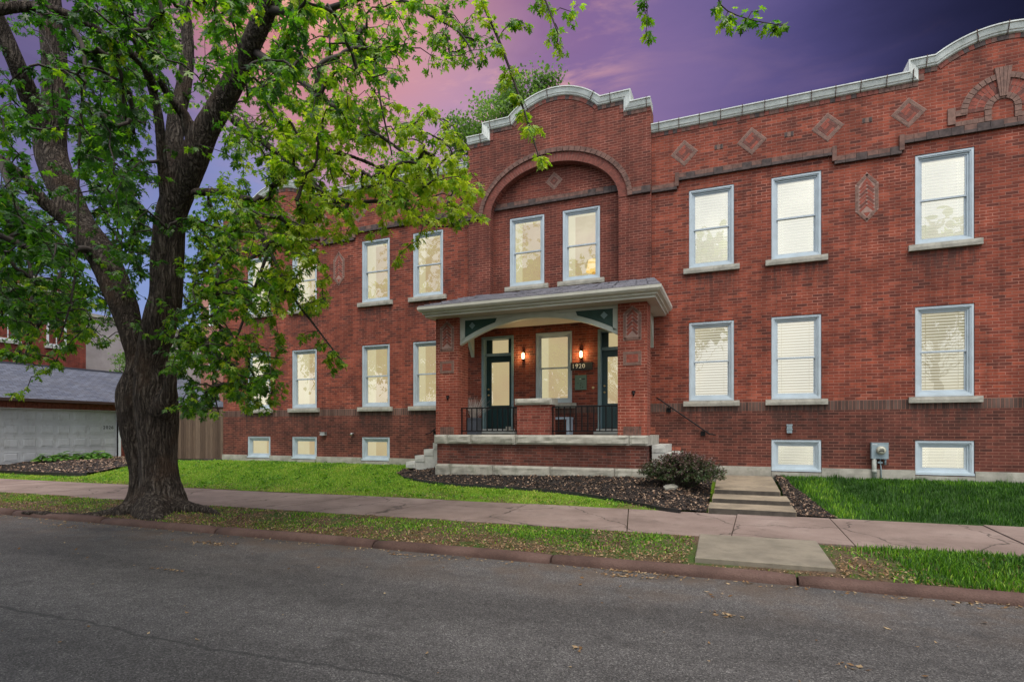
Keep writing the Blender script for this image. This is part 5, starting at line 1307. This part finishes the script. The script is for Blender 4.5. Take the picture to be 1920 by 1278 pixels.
cl_p, cl_t = [], []
for cx, cy, rx, ry, z0, z1, n, tt in CROWN:
    for _ in range(int(n*(1.75 if cx < 420 else 1.15))):
        a = random.uniform(0, 6.283); q = math.sqrt(random.random())
        w = W3(cx+rx*q*math.cos(a), cy+ry*q*math.sin(a), random.uniform(z0, z1))
        if w.y > -.9 and w.z < 11: continue
        if w.z < .9: continue
        pxl, pyl, zl = cl_img(w)
        if random.random() < .80 and np.any((np.hypot(limb_img[:, 0]-pxl, limb_img[:, 1]-pyl) < limb_img[:, 3]+16) & (limb_img[:, 2] > zl-.3)): continue
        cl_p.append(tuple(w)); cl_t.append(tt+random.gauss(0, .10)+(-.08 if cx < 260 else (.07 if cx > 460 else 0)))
for pts, tt in [((( 985, 215), (1000, 240), (1012, 290), (1020, 300), (955, 130), (935, 90), (970, 180), (915, 35), (948, 150), (990, 235), (905, 10)), .86), (((1045, 62), (1030, 80), (1065, 45), (1020, 20), (1075, 20), (985, 40), (960, 45), (1000, 10), (1050, 95), (1080, 5)), .62),
  (((1352, 25), (1362, 48), (1395, 42), (1420, 50), (1440, 52), (1467, 48), (1412, 15), (1345, 5)), .58), (((1211, 68), (1208, 10), (1205, 25)), .58), (((848, 410), (905, 352), (880, 375), (912, 412), (870, 405)), .9), (((642, 678), (620, 660), (600, 640), (570, 625), (630, 690)), .66),
  (((745, 482), (775, 455), (800, 400), (690, 440), (755, 410), (720, 430)), .92), (((40, 668), (85, 700), (110, 680), (40, 740)), .7)]:
    for a, b in pts:
        zz = 7.5 if a < 1060 and b < 320 else (6.3 if a > 1300 else (6.75 if a > 1100 else 8.5))
        for _ in range(1 if a > 1040 else 2): cl_p.append(tuple(W3(a+random.gauss(0, 5), b+random.gauss(0, 5), zz+random.gauss(0, .15)))); cl_t.append(tt+random.gauss(0, .06))
CP = np.array(cl_p); CT = np.clip(np.array(cl_t), .05, 1.)
NP = np.vstack([q[::2, :3] for q in limb_pts[:8]+limb_pts[12:]]+[q[:, :3] for q in thin_pts]); NP = NP[NP[:, 2] > 2.2]
nl = len(NP); ALL = np.vstack([NP, CP]); n = len(CP)
best = np.full(n, 1e9); par = np.zeros(n, int)
for k in range(0, n, 200):
    dd = np.linalg.norm(CP[k:k+200, None]-NP[None], axis=2); par[k:k+200] = dd.argmin(1); best[k:k+200] = dd.min(1)
done = np.zeros(n, bool); order = []
for _ in range(n):                                   # every cluster hangs on the nearest piece of wood grown so far
    i = int(np.where(done, 1e9, best).argmin()); done[i] = True; order.append(i)
    dd = np.linalg.norm(CP-CP[i], axis=1)*1.06; u = (dd < best) & ~done; best[u] = dd[u]; par[u] = nl+i
cnt = np.ones(n)
for i in reversed(order):
    if par[i] >= nl: cnt[par[i]-nl] += cnt[i]
rad = np.minimum(.034, .0032*np.sqrt(cnt)+.0014)
bb = MB()
for q in thin_pts: bb.tube([Vector(p[:3])-T0 for p in q], [max(p[3], .0035) for p in q], 6)
for i in range(n):
    a, c = ALL[par[i]], CP[i]; L = np.linalg.norm(c-a)
    m1 = a*.6+c*.4+rng.normal(0, .07*L, 3)+np.array([0, 0, .06*L]); m2 = a*.25+c*.75+rng.normal(0, .05*L, 3)+np.array([0, 0, .05*L])
    r0 = rad[i]*1.1; bb.tube([Vector(a)-T0, Vector(m1)-T0, Vector(m2)-T0, Vector(c)-T0], [r0*1.15, r0, r0*.9, rad[i]*.7], 4, cap=False)
bb.build('branches', m_twig, tree)
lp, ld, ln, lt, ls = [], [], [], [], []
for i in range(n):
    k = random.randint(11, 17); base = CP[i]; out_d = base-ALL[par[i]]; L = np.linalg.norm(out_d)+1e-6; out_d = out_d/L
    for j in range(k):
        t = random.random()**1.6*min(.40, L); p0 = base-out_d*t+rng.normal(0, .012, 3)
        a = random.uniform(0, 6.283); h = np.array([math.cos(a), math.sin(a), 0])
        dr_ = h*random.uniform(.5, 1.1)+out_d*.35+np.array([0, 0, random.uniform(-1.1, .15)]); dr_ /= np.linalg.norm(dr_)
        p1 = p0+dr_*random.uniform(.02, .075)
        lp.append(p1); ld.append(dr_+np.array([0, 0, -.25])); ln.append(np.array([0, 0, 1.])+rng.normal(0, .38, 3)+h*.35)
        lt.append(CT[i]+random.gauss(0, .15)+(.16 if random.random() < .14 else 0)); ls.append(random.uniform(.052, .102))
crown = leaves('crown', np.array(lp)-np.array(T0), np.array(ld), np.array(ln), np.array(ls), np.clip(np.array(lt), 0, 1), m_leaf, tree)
print('leaves', len(lp), 'clusters', n)

def small_tree(loc, label, blobs, nleaf, size, mat, trunk_r=.2, group=None, shape=SIMPLE, tint=(.5, .2), seed=1):
    r = empty('tree', loc, label, 'tree', group); b = MB(); base = Vector(loc); pp_, dd_ = [], []
    topz = max(q[2] for q in blobs); b.tube([(0, 0, -.3), (0.1, 0, topz*.35), (-.1, .1, topz*.7), (0, 0, topz*.92)], [trunk_r, trunk_r*.7, trunk_r*.35, .02], 10)
    cl = []
    for x, y, z, rx, rz_, w in blobs:
        for _ in range(w):
            v = rng.normal(0, 1, 3); v /= np.linalg.norm(v); v *= rng.random()**.45
            c = np.array([x+v[0]*rx, y+v[1]*rx, z+v[2]*rz_]); cl.append(c)
            s = np.array([x*.35, y*.35, max(topz*.25, c[2]-1.1*math.hypot(c[0]-x*.35, c[1]-y*.35)-.4)]); mid = (s+c)/2+rng.normal(0, .25, 3)-np.array([0, 0, .2])
            b.tube([Vector(s), Vector(mid), Vector(c)], [.022, .016, .005], 4, cap=False)
    cl = np.array(cl); k = max(1, nleaf//len(cl))
    p_ = np.repeat(cl, k, 0); sp = size*3.0; p_ = p_+rng.normal(0, sp*.6, p_.shape)*np.array([1, 1, .7])
    d_ = rng.normal(0, 1, p_.shape)+np.array([0, 0, -.5]); n_ = rng.normal(0, .6, p_.shape)+np.array([0, 0, 1.])
    t_ = np.clip(np.repeat(rng.normal(tint[0], tint[1], len(cl)), k)+rng.normal(0, .1, len(p_)), 0, 1)
    b.build('trunk', m_twig, r); leaves('crown', p_, d_, n_, size*rng.uniform(.7, 1.25, len(p_)), t_, mat, r, shape); return r
small_tree((-13.2, 16, .4), 'tall thin tree rising behind the central curved parapet', [(0, 0, 19.6, 2.4, 1.6, 80), (1.3, 0, 21.0, 1.7, 1.2, 60), (-1.9, 0, 19.2, 1.9, 1.3, 70), (2.9, .5, 21.9, .9, .7, 18), (.5, 0, 17, 2.5, 2, 40)], 9500, .17, m_leaf2, .35)
small_tree((-21.5, 17, .4), 'pale green tree showing above the left roof line behind maple leaves', [(0, 0, 18.0, 2.8, 2.4, 70), (-2.5, 0, 15.5, 2.4, 2.4, 50), (3, 0, 15.5, 2.2, 2.2, 50)], 6000, .17, m_leaf2, .35)
small_tree((-31.5, 6.6, .3), 'small bushy tree growing behind the shingled garage roof', [(0, 0, 4.6, 1.1, 1.2, 45), (.3, 1.2, 5.4, 1.0, 1.2, 45), (0, .4, 3.4, 1.2, 1.0, 30)], 4500, .14, m_leaf2, .12)
small_tree((-26.5, 11.0, .3), 'light green tree between the garage and the tall pale brick house', [(0, 0, 6.6, 1.9, 2.6, 90), (-1.9, .5, 5.5, 1.6, 2.2, 60), (.8, .5, 9.4, 1.3, 1.4, 40), (2.2, 0, 7, 1.2, 2.4, 40)], 9500, .15, m_leaf2, .15, tint=(.75, .15))

for loc, lab, bl, n in (((-14.5, -27, 0), 'broad tree across the street, behind the viewer', [(0, 0, 9, 5, 4.5, 90)], 5000), ((-25, -25, 0), 'broad tree across the street, farther left behind the viewer', [(0, 0, 9, 5.5, 5, 90)], 5000),
        ((-36, -30, 0), 'tall tree far left across the street', [(0, 0, 11, 6, 6, 90)], 4500), ((-3.0, -19.5, 0), 'spreading unseen tree added to shade the road left of the viewer', [(0, .5, 9.5, 5.2, 2.4, 120), (-7, 1.5, 9, 4.6, 2.6, 110)], 13000), ((9.5, -19, 0), 'unseen tree added to shade the road right of the viewer', [(0, 0, 9.5, 4.6, 2.6, 90)], 6500)):  # the last two trees are added out of view to darken the road
    small_tree(loc, lab, bl, n, .42, m_leaf, .3, tint=(.5, .15))
# purple barberry by the porch
m_bar = attr_mat('barberry_leaf', [(0, (.018, .044, .011)), (.42, (.044, .080, .020)), (.58, (.070, .055, .040)), (.82, (.115, .062, .062)), (1, (.20, .115, .105))], .5, .2, .4)
bx, by_ = Gz(1276, 918, bz)
r = empty('barberry_shrub', (bx, by_+.35, bz(bx, by_+.35)), 'purple and green leaved low shrub in the mulch between porch steps and walk', 'shrub')
b = MB(); p_, d_, t_ = [], [], []
for k in range(430):
    a = random.uniform(0, 6.283); e = random.uniform(.12, 1.45); l = random.uniform(.75, 1.08)
    rx, rz_ = .90, .58; tip = np.array([rx*math.cos(a)*math.cos(e)*l, rx*.62*math.sin(a)*math.cos(e)*l, rz_*math.sin(e)*l+.10])
    st_ = np.array([tip[0]*.25, tip[1]*.25, 0]); mid = st_*.35+tip*.65+np.array([0, 0, .10])
    b.tube([Vector(st_), Vector(mid), Vector(tip)], [.006, .004, .002], 3, cap=False)
    for j in range(34):
        q = random.random()**.6; c = (mid*(1-q)+tip*q) if random.random() < .8 else (st_*(1-q)+mid*q); p_.append(c+rng.normal(0, .022, 3)); d_.append((tip-mid)/np.linalg.norm(tip-mid)*.5+rng.normal(0, .6, 3)); t_.append(.30+.5*q*(tip[2]/.6)+random.gauss(0, .16))
b.build('stems', m_twig, r); p_ = np.array(p_); leaves('foliage', p_, np.array(d_), rng.normal(0, .6, p_.shape)+np.array([0, 0, 1.]), rng.uniform(.022, .042, len(p_)), np.clip(np.array(t_), 0, 1), m_bar, r, SIMPLE)
m_hosta = attr_mat('hosta_leaf', [(0, (.035, .10, .012)), (.6, (.085, .20, .025)), (1, (.20, .32, .06))], .5, .3, .4)
def hosta(px, py, rr, hh, lab, zf, n=70, grp=None):
    x, y = Gl(px, py) if py > 0 else (px, -py-50); r = empty('hosta', (x, y, zf(x, y)), lab, 'plant', grp)
    a = rng.random(n)*6.283; q = rng.random(n)**.7; h = np.c_[np.cos(a), np.sin(a)]
    p_ = np.c_[h*(q*rr*.55)[:, None], hh*(1-q*.7)*rng.uniform(.5, 1, n)]; d_ = np.c_[h, .25-q*.5]; n_ = np.c_[h*-.2+rng.normal(0, .2, (n, 2)), np.ones(n)]
    leaves('foliage', p_, d_, n_, rng.uniform(.14, .24, n)*rr/.4, np.clip(rng.normal(.5, .2, n), 0, 1), m_hosta, r, SIMPLE)
    b = MB()
    for k in range(10): aa = k*.63; b.tube([(0, 0, 0), (.1*math.cos(aa), .1*math.sin(aa), hh*.6)], .006, 4, cap=False)
    b.build('stems', m_twig, r)
for px, py, rr, lab in ((-24.95, -50+1.35, .42, 'leftmost and lowest bright green hosta in the mulch by the garage door'), (-24.95, -50+.75, .46, 'bright green hosta second from the left by the garage door'), (-24.9, -50+.10, .52, 'bright green hosta third from the left by the garage door'), (-24.8, -50-.55, .52, 'tallest bright green hosta of the row, nearest the maple trunk')):
    hosta(px, py, rr, .36+.02*random.random(), lab, lbz, 80, 'hostas beside the garage door')
hosta(376, 859, .50, .22, 'low blue green hosta in front of the wooden fence', fz, 60)
